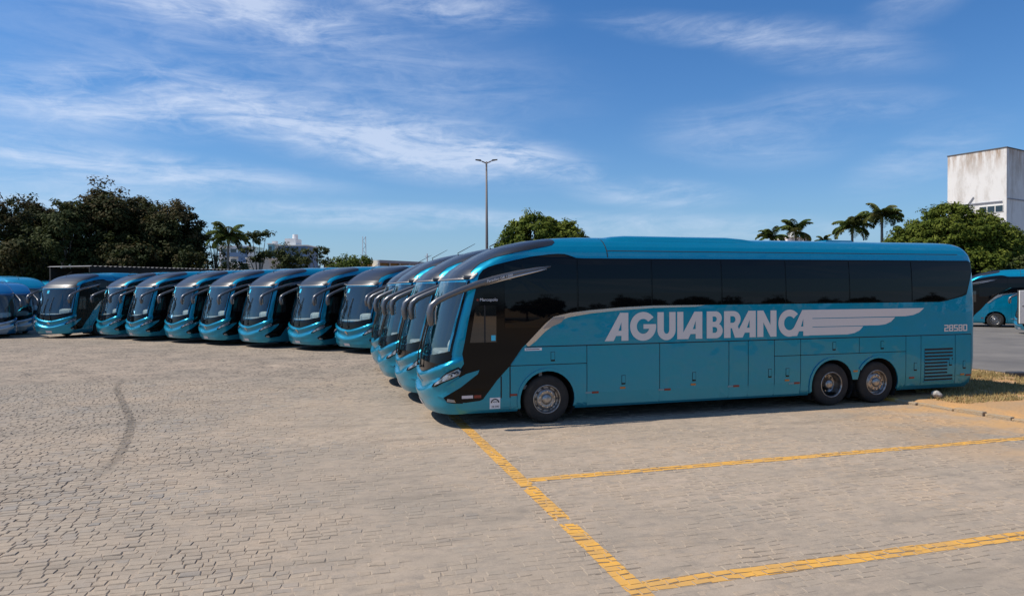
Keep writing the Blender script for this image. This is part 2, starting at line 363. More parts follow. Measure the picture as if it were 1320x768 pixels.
def text_loops(name,txt,parent,mat,x,z,h,off=.006,s=-1,slope=0.,yfun=None):
    cu=bpy.data.curves.new(name,'FONT'); cu.body=txt; cu.size=h; cu.resolution_u=3
    o=bpy.data.objects.new(name+'_tmp',cu); col.objects.link(o)
    dg=bpy.context.evaluated_depsgraph_get(); me0=bpy.data.meshes.new_from_object(o.evaluated_get(dg))
    vs=[]
    for v in me0.vertices:
        xx=x+v.co.x; zz_=z+v.co.y+slope*v.co.x
        vs.append((xx,yfun(xx),zz_) if yfun else surf(xq(xx,zz_),zz_,s,off))
    fs=[list(p.vertices) for p in me0.polygons]
    bpy.data.objects.remove(o); bpy.data.curves.remove(cu); bpy.data.meshes.remove(me0)
    return mesh_obj(name,vs,fs,mat,parent,False,SH)

def build_shell(root):
    zr=sorted(set([round(z,3) for z in list(np.arange(.28,.52,.03))+list(np.arange(.52,1.46,.02))+list(np.arange(1.46,2.96,.15))+[2.94]+list(np.arange(2.96,3.5,.045))+list(np.linspace(3.5,3.95,20))]))
    qs=list(np.linspace(0,1.2,9))+list(np.linspace(1.25,LC,6))
    xcol=[1.0,1.4,1.90,3.16,3.8,5,6.2,7.4,8.6,8.99,10.27,11.55,12.2,12.9,13.5]
    ra=np.linspace(0,math.pi/2,7)[1:]
    def half(z,s):
        pts=[surf(q,z,s) for q in qs]
        xs=xf(z)+RF; xe=xr(z)-RR; 
        for x in xcol:
            X=x if z<=1.75 else xs+(x-.86)*(xe-xs)/(13.76-.86)
            X=min(X,xe-.001); pts.append((X,s*(wz(z)+relief(xq(X,z),z)),z))
        pts.append((xe,s*wz(z),z))
        for a in ra: pts.append((xe+RR*math.sin(a)**(2/SN),s*wz(z)*math.cos(a)**(2/SN) if a<1.57 else 0.,z))
        return pts
    V=[];F=[];nq=len(qs);idx={}
    def vid(p):
        k=(round(p[0],4),round(p[1],4),round(p[2],4))
        if k not in idx: idx[k]=len(V); V.append(p)
        return idx[k]
    for s in (-1,1):
        rows=[[vid(p) for p in half(z,s)] for z in zr]; n=len(rows[0])
        for i in range(len(zr)-1):
            zc=(zr[i]+zr[i+1])/2
            for j in range(n-1):
                if j<nq-6 and 1.42<zc<2.93: continue            # windscreen opening
                xa=xcol[j-nq] if nq<=j<nq+len(xcol) else None
                if xa in (1.90,8.99,10.27) and zc<1.10: continue  # wheel openings
                f=[rows[i][j],rows[i][j+1],rows[i+1][j+1],rows[i+1][j]]
                f=list(dict.fromkeys(f))
                if len(f)>2: F.append(f if s<0 else f[::-1])
        if s<0: topl=rows[-1]
        else: topr=rows[-1]
    for j in range(len(topl)-1):
        f=list(dict.fromkeys([topl[j],topl[j+1],topr[j+1],topr[j]]))
        if len(f)>2: F.append(f)
    o=mesh_obj('body',V,F,'paint',root,True,SH)
    return o

def build_wheel(root,x,s,kind,detail=True):
    w=empty('wheel',(x-7.0,s*1.13,.5),0,root)
    sg=s
    t=[(-.15,.30),(-.155,.36),(-.15,.44),(-.135,.475),(-.11,.497),(-.05,.502),(.05,.502),(.11,.497),(.135,.475),(.15,.44),(.155,.36),(.15,.30)]
    v,f=lathe(t,40); mesh_obj('tyre',v,f,'tyre',w,True)
    # tread grooves and sidewall rings are part of the profile; rim dish
    if kind=='front': pr=[(.150,.30),(.158,.292),(.150,.280),(.120,.272),(.085,.262),(.075,.235),(.10,.215),(.125,.19),(.135,.165),(.12,.135),(.125,.10)]
    elif kind=='drive': pr=[(.150,.30),(.158,.292),(.150,.280),(.10,.272),(.02,.268),(-.06,.262),(-.08,.24),(-.085,.20),(-.085,.15),(-.03,.13),(.05,.115)]
    else: pr=[(.150,.30),(.158,.292),(.150,.280),(.11,.270),(.06,.262),(.07,.235),(.105,.205),(.12,.18),(.11,.15),(.12,.10)]
    pr=[(a*sg,r) for a,r in pr]
    v,f=lathe(pr,40); ri=mesh_obj('rim',v,f,'rim',w,True)
    he=.16 if kind!='drive' else .09
    hp=[(a*sg,r) for a,r in [(he-.06,.115),(he-.015,.108),(he,.085),(he+.012,.05),(he+.012,.0)]]
    v,f=lathe(hp,24); mesh_obj('hub',v,f,'rim',w,True)
    # hand holes and nuts
    rr_=.225 if kind!='drive' else .218; aa=(.094 if kind=='front' else .088 if kind=='tag' else -.078)
    V=[];F=[]
    for k in range(10):
        a=2*math.pi*k/10; b=len(V); cxx,czz=rr_*math.cos(a),rr_*math.sin(a)
        for m in range(8):
            t_=2*math.pi*m/8; du_=.020*math.cos(t_); dv_=.026*math.sin(t_)
            V.append((cxx+du_*math.cos(a)-dv_*math.sin(a),(aa+.004)*sg,czz+du_*math.sin(a)+dv_*math.cos(a)))
        F.append(tuple(range(b,b+8)))
    mesh_obj('hand_holes',V,F,'rim_dark',w)['kind']='stuff'
    V=[];F=[]
    for k in range(10):
        a=2*math.pi*(k+.5)/10; rn=.165 if kind!='drive' else .17; base=(.13 if kind=='front' else .112 if kind=='tag' else -.085)
        b=len(V)
        for h in (0,.03):
            for m in range(6):
                t_=2*math.pi*m/6; V.append((rn*math.cos(a)+.015*math.cos(t_),(base+h)*sg,rn*math.sin(a)+.015*math.sin(t_)))
        F.append(tuple(range(b+6,b+12)))
        for m in range(6): F.append((b+m,b+(m+1)%6,b+6+(m+1)%6,b+6+m))
    mesh_obj('wheel_nuts',V,F,'chrome',w)['kind']='stuff'
    return w

def build_coach(root):
    build_shell(root)
    # dark underside
    v=[];pts=[surf(q,.285,-1) for q in np.linspace(0,LC,10)]+[(x,-1.22,.285) for x in (3,6,9,12,13.7)]
    n=len(pts); V=[(p[0],p[1],.30) for p in pts]+[(p[0],-p[1],.30) for p in pts]; F=[(i,i+1,n+i+1,n+i) for i in range(n-1)]
    mesh_obj('underbody',V,F,'under',root,False,SH)
    # wheel wells
    for (cx,cz) in ARCH:
        for s in (-1,1):
            V=[];F=[];m=16
            for i in range(m+1):
                a=math.pi*1.18-(math.pi*1.36)*i/m
                for y in (1.26,.55): V.append((cx+(AR+.03)*math.cos(a),s*y,cz+(AR+.03)*math.sin(a)))
            for i in range(m): F.append((2*i,2*i+1,2*i+3,2*i+2))
            F.append(tuple(range(1,2*m+2,2)))
            mesh_obj('wheel_well',V,F,'under',root,False,SH)
    for (cx,cz),k in zip(ARCH,('front','drive','tag')):
        for s in (-1,1): build_wheel(root,cx,s,k)
    # axle beams so that wheels are carried
    for (cx,cz) in ARCH: tube_obj('axle',[(cx,-1.05,.5),(cx,1.05,.5)],.07,'under',root,8,True,SH)
    # black roof cap over the windscreen
    def q_cap(z):
        xs=float(np.interp(z,[p[1] for p in CAPB],[p[0] for p in CAPB])); return xq(xs,z)
    zs=[3.00,3.05,3.10,3.14]+list(np.arange(3.18,3.78,.03))+list(np.linspace(3.78,3.895,10))
    poly=[]
    for z in zs:
        if z<=3.13: q=xq(.60+ (z-3.0)*1.2+.30,z); q=min(q,1.30+ (z-3.0)*.3)
        else: q=q_cap(z) if z<3.78 else xq(2.80,z)
        poly.append((q,z))
    poly=[(0,3.00)]+poly+[(0,3.895)]
    poly=[p for i,p in enumerate(poly) if i==0 or p!=poly[i-1]]
    lay('roof_cap',poly,root,'cap_black',.012,0,mode='q',both=True,du=.12,vlines=list(np.arange(3.05,3.78,.04))+list(np.linspace(3.78,3.89,10)))
    # header trim between cap and windscreen
    hp=[(q,2.985+.02*(q/1.3)**2) for q in np.linspace(0,1.30,14)]+[(1.345,3.02),(1.36,3.10),(1.33,3.14)]+[(1.27,3.06)]+[(q,3.015+.022*(q/1.3)**2) for q in np.linspace(1.22,0,13)]
    lay('header_trim',hp,root,'header_metal',.020,.018,mode='q',both=True,du=.12,dv=0)
    # windscreen: glass, black band under it, side trims
    gb=lambda q:1.36+.16*(q/1.3)**2
    gp=[(q,gb(q)) for q in np.linspace(0,1.30,14)]+[(1.325,1.55),(1.33,1.9),(1.315,2.4),(1.29,2.85),(1.26,2.97)]+[(0,2.975)]
    ws=lay('windscreen',gp,root,'glass',.006,0,mode='q',both=True,du=.12,dv=.12)
    mp_=[(q,zc1(q)+.012) for q in np.linspace(0,1.36,16)]+[(1.365,1.46)]+[(q,gb(q)+.035) for q in np.linspace(1.31,0,14)]
    lay('windscreen_base',mp_,root,'black_gloss',.012,0,mode='q',both=True,du=.12,dv=.05)
    for s in (-1,1):
        lay('pillar_seal',[(1.30,1.45),(1.35,1.45),(1.352,1.9),(1.338,2.4),(1.315,2.85),(1.31,2.97),(1.262,2.97),(1.268,2.85),(1.29,2.4),(1.305,1.9)],root,'black_gloss',.014,0,s,'q',du=0,dv=.12)
    # wipers
    for s,(qa,za,qb,zb) in ((1,(.10,1.16,.02,2.10)),(-1,(-.42,1.15,-.36,2.02))):
        wp=empty('wiper',(0,0,0),0,root)
        P=lambda q,z,o: Vector(surf(abs(q),z,-1 if q>=0 else 1,o))+Vector(SH)
        a=P(qa,za,.05);b=P(qb,zb,.06)
        tube_obj('wiper_arm',[a,a.lerp(b,.3)+Vector((-.03,0,0)),b],[.016,.013,.009],'rubber',wp,6)
        bl=[P(qb-.04+.10*t,zb-.50+.82*t,.03) for t in (0,.25,.5,.75,1)]
        tube_obj('wiper_blade',bl,.013,'rubber',wp,6)
        wp2=P(qa+.0,za,.02); tube_obj('wiper_pivot',[wp2,a+Vector((-.02,0,0))],.03,'rubber',wp,8)
    st=[surf(abs(q),z,1,.012) for q,z in ((.50,2.66),(.34,2.66),(.34,2.84),(.50,2.84))]
    mesh_obj('toll_sticker',st,[(0,1,2,3)],'cyan_sticker',root,False,SH)
    # cabin
    box('dashboard',.50,1.25,-1.08,1.08,1.05,1.44,'dash',root,.06,SH)
    box('instrument_hood',.62,1.15,-1.04,-.15,1.36,1.74,'dash_sunlit',root,.13,SH)  # raised and paled to give the sunlit patch behind the windscreen
    box('cabin_floor',.5,2.4,-1.2,1.2,.72,.80,'liner',root,0,SH)
    box('bulkhead',2.38,2.44,-1.22,1.22,.8,3.10,'liner',root,0,SH)
    box('cabin_ceiling',.80,2.4,-1.2,1.2,3.03,3.07,'liner',root,0,SH)
    for s in (-1,1):
        lay('cabin_lining',[(1.36,1.12),(2.9,1.12),(2.9,3.0),(1.36,3.0)],root,'liner',-.03,0,s,'q',du=.3,dv=.3)
    bm=bmesh.new()
    for i in range(20):
        for j in range(6):
            a=2*math.pi*i/20;b=2*math.pi*j/6; rr=.22+.018*math.cos(b)
            bm.verts.new((1.32+.018*math.sin(b)*.8-.10*math.sin(a),-.62+rr*math.cos(a),1.55+rr*math.sin(a)*.75))
    bm.verts.ensure_lookup_table()
    for i in range(20):
        for j in range(6): bm.faces.new([bm.verts[k] for k in (i*6+j,((i+1)%20)*6+j,((i+1)%20)*6+(j+1)%6,i*6+(j+1)%6)])
    bm_obj('steering_wheel',bm,'rubber',root,True,SH)
    for sy in (-.62,.62):
        se=empty('cabin_seat',(1.85-7,sy,.8),0,root)
        box('seat_cushion',-.25,.25,-.25,.25,.35,.5,'seat_cloth',se,.05)
        box('seat_back',.18,.32,-.24,.24,.5,1.2,'seat_cloth',se,.05)
        box('headrest',.2,.31,-.13,.13,1.2,1.42,'seat_cloth',se,.04)
    # side glazing: one black fascia and individual panes on it
    for s in (-1,1):
        front=[(.77,1.30),(.735,1.50),(.79,1.75),(.86,2.13),(.955,2.53),(1.02,2.78)]
        blk=[(.67,.52),(.66,.80),(.67,1.15)]+front+ROOFE+[(13.75,3.45),(13.86,3.40),(13.87,3.22),(13.66,2.60),(13.50,2.545),(13.04,2.45),(12.80,WB)]+BELT+DIAG
        lay('side_fascia',blk,root,'black_gloss',.006,0,s,du=.5,dv=.25,ulines=list(np.arange(.7,1.9,.08))+list(np.arange(2.4,13.4,1.0))+[13.5,13.6,13.7,13.8],vlines=list(np.arange(.6,3.5,.14)))
        xs=[3.21,4.93,6.65,8.33,10.10,11.94]
        # first, arched pane
        p0=[(1.62,2.00),(1.62,3.30),(1.82,3.355),(2.21,3.435),(2.6,3.485),(2.80,3.50),(2.94,3.495),(3.05,3.465),(3.19,3.415),(3.19,2.35),(2.95,2.31),(2.64,2.24),(2.44,2.10),(2.36,2.00)]
        lay('side_window',p0,root,'tint_glass',.014,.006,s,du=.4,dv=.3)
        for a,b in zip(xs[:-1],xs[1:]):
            bot=[(b-.018,WB+.03),(a+.018,WB+.03)]
            if a<4.1: bot=[(b-.018,2.445),(4.19,2.42),(a+.018,2.37)]
            lay('side_window',[(a+.018,WT-.03),(b-.018,WT-.03)]+bot,root,'tint_glass',.014,.006,s,du=0,dv=.3)
        lay('side_window',[(11.958,WT-.03),(13.70,WT-.03),(13.80,3.36),(13.81,3.22),(13.61,2.64),(13.48,2.585),(13.03,2.48),(12.79,WB+.03),(11.958,WB+.03)],root,'tint_glass',.014,.006,s,ulines=[12.9,13.5,13.6,13.7,13.75],dv=.2)
        lay('driver_window',[(.89,1.72),(1.44,1.72),(1.44,2.47),(1.02,2.47)],root,'driver_glass',.016,.008,s,du=.1,dv=.15)
        lay('driver_window_divider',[(1.185,1.72),(1.215,1.72),(1.215,2.47),(1.185,2.47)],root,'rubber',.020,.006,s,du=0,dv=.15)
        # chrome sweep
        cb=BELT+[(2.10,1.62)]+BELTB[::-1]
        lay('belt_trim',cb,root,'chrome',.020,.016,s,du=.25,dv=.12)
        lay('trim_glass',[(2.44,1.97),(2.66,2.20),(2.92,2.215),(2.84,2.10),(2.60,2.00)],root,'lamp_glass',.028,.010,s,du=.1,dv=.06)  # small dark glass piece set in the trim, not a light source
        # spear from bumper across the black fascia, headlamp, fog lamp
        lay('accent_spear',[(1.10,.66),(1.30,.86),(1.50,1.00),(1.70,1.10),(1.955,1.165),(1.93,1.09),(1.885,1.055),(1.61,.85),(1.40,.725),(1.26,.625)],root,'paint',.022,.02,s,'q',du=.07,dv=.07)
        lay('fog_pocket',[(1.26,.625),(1.40,.72),(1.61,.845),(1.62,.50),(1.45,.51),(1.32,.53)],root,'black_gloss',.004,0,s,'q',du=.06,dv=.06)
        lay('fog_lamp',[(1.32,.55),(1.48,.53),(1.46,.585),(1.34,.61)],root,'lamp_glass',.016,.010,s,'q',du=.05,dv=.03)
        hl=lay('headlamp',[(1.00,.825),(1.12,.84),(1.30,.945),(1.58,1.08),(1.61,1.17),(1.53,1.235),(1.30,1.125),(1.10,.975)],root,'black_gloss',.016,.014,s,'q',du=.06,dv=.05)
        lay('headlamp_lens',[(1.08,.855),(1.29,.965),(1.56,1.09),(1.58,1.155),(1.52,1.20),(1.29,1.095),(1.12,.955)],root,'lamp_glass',.022,.005,s,'q',du=.06,dv=.05)
        for lq,lz in ((1.22,.985),(1.37,1.065),(1.50,1.13)):
            lay('headlamp_bulb',[(lq+.034*math.cos(t_),lz+.034*math.sin(t_)) for t_ in np.linspace(0,2*math.pi,13)[:-1]],root,'rim_dark',.026,.003,s,'q',du=0,dv=0)
        # lower side: dark backing and separate flaps with open joints
        J=.008
        def strip(x0,x1,z0,z1): return [(x0+J,z0+J),(x1-J,z0+J),(x1-J,z1-J),(x0+J,z1-J)]
        def seamback(x0,x1,z0,z1):
            lay('flap_seal',[(x0,z0),(x1,z0),(x1,z1),(x0,z1)],root,'rubber',.003,0,s,du=0,dv=.3)
        # vertical and horizontal rubber seals visible in the joints
        for xv in (1.54,1.73,3.41,5.11,6.83,7.33,8.02,8.73,11.76,12.22,13.29,13.80):
            z1=1.60 if xv>1.6 else 1.02
            seamback(xv-.014,xv+.014,.33 if xv<12 else .38,z1)
        seamback(10.38-.012,10.38+.012,1.0,1.60)
        seamback(2.08,13.80,1.592,1.612); seamback(1.73,3.41,1.215,1.235); seamback(8.02,11.76,1.215,1.235)
        FL='access_flap'
        T=.010
        # front: panels beside the front wheel
        lay(FL,[(1.748,1.233),(3.402,1.233),(3.402,1.592),(2.02,1.592),(1.748,1.235)],root,'paint',.012,T,s,du=.3,dv=.2)
        aw=[p for p in arch_arc(ARCH[0][0],AR,.5,.33)]
        lay('wheel_arch_panel',[(1.738,.33)]+aw+[(3.402,.33),(3.402,1.217),(1.738,1.217)],root,'paint',.012,T,s,du=.3,dv=.2)
        for a,b in ((3.41,5.11),(5.11,6.83),(6.83,7.33),(7.33,8.02)):
            lay(FL,strip(a,b,.325,1.60),root,'paint',.012,T,s,du=.6,dv=.3)
        lay(FL,strip(8.02,8.73,1.225,1.60),root,'paint',.012,T,s,du=0,dv=.3); lay(FL,strip(8.02,8.73,.325,1.225),root,'paint',.012,T,s,du=0,dv=.3)
        lay(FL,strip(8.73,10.38,1.225,1.60),root,'paint',.012,T,s,du=0,dv=.3); lay(FL,strip(10.38,11.76,1.225,1.60),root,'paint',.012,T,s,du=0,dv=.3)
        a1=arch_arc(ARCH[1][0],AR,.5,.33); a2=arch_arc(ARCH[2][0],AR,.5,.33)
        # the two rear arches meet above a small web
        a1=[p for p in a1 if p[0]<10.25 or p[1]>.74]; a2=[p for p in a2 if p[0]>10.29 or p[1]>.74]
        a1=[p for p in a1 if not (p[0]>10.0 and p[1]<.74)]; a2=[p for p in a2 if not (p[0]<10.5 and p[1]<.74)]
        web=[(10.20,.60),(10.34,.60)]
        lay('wheel_arch_panel',[(8.738,.33)]+a1+web+a2+[(11.752,.33),(11.752,1.217),(8.738,1.217)],root,'paint',.012,T,s,du=.3,dv=.2)
        for a,b in ((11.76,12.22),(13.29,13.80)): lay(FL,strip(a,b,.37,1.60),root,'paint',.012,T,s,du=0,dv=.3)
        eng=lay('engine_door',strip(12.22,13.29,.37,1.60),root,'paint',.012,T,s,du=0,dv=.3)
        for k in range(10):
            z=1.255-k*.083; x1=13.21 if (k<4 or k>7) else 13.04
            lay('vent_slot',[(12.33,z-.028),(x1,z-.026),(x1,z+.020),(12.33,z+.018)],root,'rubber',.015,0,s,du=0,dv=0)
            lay('vent_slat',[(12.33,z-.066),(x1,z-.066),(x1,z-.040),(12.33,z-.040)],root,'paint',.026,.014,s,du=0,dv=0)
        # arch lips
        for (cx,cz),(i0,i1) in zip(ARCH,((0,18),(0,13),(4,18))):
            o_=arch_arc(cx,AR+.055,.5,.36,18)[i0:i1+1]; i_=arch_arc(cx,AR-.005,.5,.36,18)[i0:i1+1]
            lay('wheel_arch_lip',o_+i_[::-1],root,'paint',.034,.030,s,du=0,dv=0)
        # flush handles
        for hx,hz in ((2.65,1.39),(4.25,.84),(5.95,.84),(7.90,.84),(8.37,.84),(9.66,1.41),(11.05,1.40),(12.05,.84),(13.14,.93),(13.58,.84)):
            lay('flap_handle',[(hx-.045,hz-.10),(hx+.045,hz-.10),(hx+.045,hz+.10),(hx-.045,hz+.10)],root,'black_gloss',.0145,0,s,du=0,dv=0)  # flat black surround, paints in the dark of the recess round the grip
            lay('flap_handle_grip',[(hx-.037,hz-.065),(hx+.037,hz-.065),(hx+.037,hz+.092),(hx-.037,hz+.092)],root,'paint',.019,.006,s,du=0,dv=0)
        for hx,hz in ((1.80,.63),(3.60,.60),(5.30,.585),(7.02,.585),(8.63,.585),(11.94,.575),(13.71,.575)):
            lay('side_reflector',[(hx-.075,hz-.022),(hx+.075,hz-.022),(hx+.075,hz+.022),(hx-.075,hz+.022)],root,'reflector_red',.020,.010,s,du=0,dv=0)
            lay('side_reflector',[(hx-.22,hz-.02),(hx-.08,hz-.02),(hx-.08,hz+.02),(hx-.22,hz+.02)],root,'reflector_pale',.0145,0,s,du=0,dv=0) if hx in (3.60,5.30,7.02,8.63) else None
        for hx,hz in ((4.23,.67),(5.93,.67),(8.36,.66),(10.27,.80),(13.52,.60)):
            lay('side_marker',[(hx-.06,hz-.02),(hx+.06,hz-.02),(hx+.06,hz+.02),(hx-.06,hz+.02)],root,'reflector_amber',.020,.010,s,du=0,dv=0)
        lay('door_reflector',[(.72,.60),(.95,.60),(.95,.66),(.72,.66)],root,'plate',.010,0,s,du=0,dv=0)
        lay('door_reflector',[(.97,.60),(1.12,.60),(1.12,.66),(.97,.66)],root,'reflector_red',.010,0,s,du=0,dv=0)
        # roof: seam along the cove and air-conditioning shell joints
        lay('roof_seam',[(3.92,3.597),(13.5,3.597),(13.5,3.612),(3.92,3.612)],root,'rubber',.004,0,s,du=1.0,dv=0)
        sv=[(3.915,z) for z in np.linspace(3.46,3.93,14)]+[(3.935,z) for z in np.linspace(3.93,3.46,14)]
        lay('roof_seam',sv,root,'rubber',.005,0,s,du=0,dv=.05)
        # mirrors
        path=[(2.62,.02,3.26),(2.30,.05,3.20),(1.90,.07,3.115),(1.45,.09,3.01),(1.05,.11,2.90),(.72,.14,2.785),(.42,.17,2.665),(.22,.18,2.57),(.10,.185,2.47),(.065,.185,2.34),(.075,.185,2.20),(.095,.185,2.09)]
        rd=[(.010,.014),(.028,.040),(.040,.062),(.045,.070),(.045,.070),(.045,.064),(.048,.060),(.058,.064),(.070,.074),(.082,.075),(.082,.068),(.064,.045)]
        ma=empty('mirror',(0,0,0),0,root)
        tube_obj('mirror_arm',[(x,s*(1.275+o),z) for x,o,z in path],rd,'graphite',ma,12,True,SH)
        ml=[(2.50,3.205),(2.20,3.135),(1.85,3.055),(1.45,2.955),(1.0,2.835)]
        tube_obj('mirror_arm_strip',[(x,s*(1.275+.10),z) for x,z in ml],[(.008,.012),(.012,.02),(.014,.024),(.016,.026),(.016,.02)],'chrome',ma,8,True,SH)
        box('mirror_glass',.160,.172,s*1.46-.07,s*1.46+.07,2.12,2.44,'chrome',ma,0,SH)
        # mount joining the arm to the pillar
        box('mirror_mount',1.35,1.75,min(s*1.24,s*1.36),max(s*1.24,s*1.36),2.98,3.06,'graphite',ma,.01,SH)
    # bumper plate, maker's emblem
    V=[surf(q,z,-1 if q0>0 else 1,.012) for q0,q,z in ((1,.21,.33),(-1,.21,.33),(-1,.21,.45),(1,.21,.45))]
    mesh_obj('number_plate',V,[(3,2,1,0)],'plate',root,False,SH)
    em=[];n=20
    for i in range(n):
        a=2*math.pi*i/n; q=.09*math.cos(a); em.append(surf(abs(q),.90+.09*math.sin(a),-1 if q>=0 else 1,.012))
    mesh_obj('front_emblem',em+[(em[0][0]-.01,0,.90)],[(i,(i+1)%n,n) for i in range(n)],'chrome',root,True,SH)
    # roof unit
    bm=bmesh.new()
    sec=[(-.95,3.80),(-.85,3.925),(-.6,3.975),(0,3.99),(.6,3.975),(.85,3.925),(.95,3.80)]
    rows=[]
    for x,k in ((4.0,.0),(4.25,.75),(4.6,1.),(7.2,1.),(7.6,.75),(7.9,0.)):
        rows.append([bm.verts.new((x,y,3.80+(z-3.80)*(.4+.6*k))) for y,z in sec])
    for a,b in zip(rows[:-1],rows[1:]):
        for j in range(len(sec)-1): bm.faces.new((a[j],b[j],b[j+1],a[j+1]))
    bm_obj('air_conditioner',bm,'paint',root,True,SH)
    box('roof_hatch',10.2,11.0,-.4,.4,3.93,3.975,'paint',root,.015,SH)
    tube_obj('roof_antenna',[(1.75,.35,3.68),(1.72,.35,3.76),(2.2,.35,4.02)],[.02,.012,.006],'rubber',root,6,True,SH)
    # lettering on both sides
    g=glyphs(); z0=1.675; hh=.60
    words=[('A',3.82,4.37),('G',4.41,5.03),('U',5.06,5.50),('I',5.54,5.69),('A',5.60,6.16),('B',6.27,6.68),('R',6.71,7.15),('A',6.98,7.53),('N',7.57,8.08),('C',8.13,8.66),('A',8.44,8.96)]
    for i,(ch,a,b) in enumerate(words):
        loops,w=g[ch]; sc=(b-a)/w
        print_loops('letter',[[(a+x*sc,z0+y*hh) for x,y in l] for l in loops],root,'silver_decal',.005+.0006*(i%2),-1)
    wing=[(8.90,1.68),(10.05,1.68),(10.25,1.71),(10.40,1.77),(10.50,1.865),(9.06,1.865),(9.06,1.880),(10.95,1.880),(11.15,1.90),(11.32,1.96),(11.44,2.065),(9.06,2.065),(9.06,2.080),(11.75,2.085),(11.98,2.11),(12.17,2.17),(12.32,2.275),(8.90,2.275)]
    print_loops('wing_emblem',[wing],root,'silver_decal',.0045,-1)
    return root

# ------------------------------------------------------------------ the yard: sand bed, setts, painted lines
UX,UY=math.cos(R(YAW)),-math.sin(R(YAW)); DX,DY=math.sin(R(YAW)),math.cos(R(YAW))
def nz(x,y,sc,seed=0.): return mnoise.noise(Vector((x*sc+seed*7.3,y*sc-seed*3.1,seed)))
KX=lambda y: 13.52+.133*(13.49-y) if y>5 else 13.52+.133*8.49
def sand_z(x,y):
    """height of the dust bed between the setts: low where joints are open, high where sand has drifted"""
    openj=1/(1+math.exp(-((-1.2-x)*1.1+1.2*nz(x,y,.35,2))))            # open joints on the traffic side
    drift=.5+.5*nz(x,y,.45,1)+.30*nz(x,y,1.7,3)
    fine=.0045*nz(x,y,2.6,7)+.0035*nz(x,y,6.5,8)
    line=.006 if (2.55<x<3.05 or (x>2.6 and (5.55<y<6.1 or 9.3<y<9.8))) else 0.
    return -.0058-.0080*openj+.0080*drift*(1-.35*openj)+fine-line
def ground_mat():
    m=bpy.data.materials.new('yard_dust'); m.use_nodes=True; nt=m.node_tree; b=nt.nodes['Principled BSDF']; b.inputs['Roughness'].default_value=.95; b.inputs['Specular IOR Level'].default_value=.15
    N=lambda t:nt.nodes.new(t); L=nt.links.new
    g=N('ShaderNodeNewGeometry')
    def noise(sc,det=6,rough=.6,scale=(1,1,1)):
        mp=N('ShaderNodeMapping'); mp.inputs['Scale'].default_value=scale; L(g.outputs['Position'],mp.inputs[0])
        n=N('ShaderNodeTexNoise'); n.inputs['Scale'].default_value=sc; n.inputs['Detail'].default_value=det; n.inputs['Roughness'].default_value=rough; L(mp.outputs[0],n.inputs['Vector']); return n.outputs['Fac']
    def mr(v,a,b_,c=0.,d=1.):
        n=N('ShaderNodeMapRange'); n.inputs[1].default_value=a; n.inputs[2].default_value=b_; n.inputs[3].default_value=c; n.inputs[4].default_value=d; L(v,n.inputs[0]); return n.outputs[0]
    def mix(f,c1,c2):
        n=N('ShaderNodeMixRGB')
        if isinstance(f,float): n.inputs[0].default_value=f
        else: L(f,n.inputs[0])
        for i,c in ((1,c1),(2,c2)):
            if isinstance(c,tuple): n.inputs[i].default_value=(*c,1)
            else: L(c,n.inputs[i])
        return n.outputs[0]
    sx=N('ShaderNodeSeparateXYZ'); L(g.outputs['Position'],sx.inputs[0])
    base=mix(mr(noise(.35,7,.65),.35,.68),(.345,.278,.212),(.405,.315,.235))
    base=mix(mr(noise(2.3,6,.7),.42,.72,0,.6),base,(.26,.215,.165))
    base=mix(mr(noise(.16,6,.7),.44,.64,0,.75),base,(.235,.20,.16))
    # worn sett courses: running joints fade in with distance where the setts themselves are too small to see
    br=N('ShaderNodeTexBrick'); br.inputs['Scale'].default_value=1.0; br.inputs['Brick Width'].default_value=.21; br.inputs['Row Height'].default_value=.125; br.inputs['Mortar Size'].default_value=.012; br.inputs['Mortar Smooth'].default_value=.3
    br.inputs['Color1'].default_value=(.5,.5,.5,1); br.inputs['Color2'].default_value=(1,1,1,1); br.inputs['Mortar'].default_value=(0,0,0,1)
    wv=N('ShaderNodeTexNoise'); wv.inputs['Scale'].default_value=.9; L(g.outputs['Position'],wv.inputs['Vector'])
    va=N('ShaderNodeVectorMath'); va.operation='MULTIPLY_ADD'; va.inputs[1].default_value=(.25,.25,0); L(wv.outputs['Color'],va.inputs[0]); L(g.outputs['Position'],va.inputs[2]); L(va.outputs[0],br.inputs['Vector'])
    brd=mr(sx.outputs[1],15.,20.)
    vo=N('ShaderNodeTexVoronoi'); vo.feature='DISTANCE_TO_EDGE'; vo.inputs['Scale'].default_value=1.0; vm=N('ShaderNodeMapping'); vm.inputs['Scale'].default_value=(5.2,8.0,1); L(va.outputs[0],vm.inputs[0]); L(vm.outputs[0],vo.inputs['Vector'])
    fbr=N('ShaderNodeMath'); fbr.operation='MULTIPLY'; L(mr(vo.outputs['Distance'],.02,.14,1,0),fbr.inputs[0]); L(brd,fbr.inputs[1])
    f2=N('ShaderNodeMath'); f2.operation='MULTIPLY'; L(fbr.outputs[0],f2.inputs[0]); L(mr(noise(1.1,5,.6),.34,.58,.15,1.0),f2.inputs[1])
    base=mix(f2.outputs[0],base,(.085,.072,.06))
    base=mix(mr(noise(4.0,8,.78,(.7,1.2,1)),.46,.64,0,.65),base,(.20,.17,.14))
    base=mix(mr(noise(1.0,7,.7,(.30,1.7,1)),.53,.72,0,.6),base,(.165,.14,.112))
    # red earth trodden out from the verge
    e=N('ShaderNodeMath'); e.operation='MULTIPLY'; L(mr(sx.outputs[0],9.5,13.6),e.inputs[0]); L(mr(noise(.7,6,.65),.38,.58),e.inputs[1])
    base=mix(e.outputs[0],base,(.46,.275,.125))
    L(base,b.inputs['Base Color'])
    bp=N('ShaderNodeBump'); bp.inputs['Strength'].default_value=.5; bp.inputs['Distance'].default_value=.01
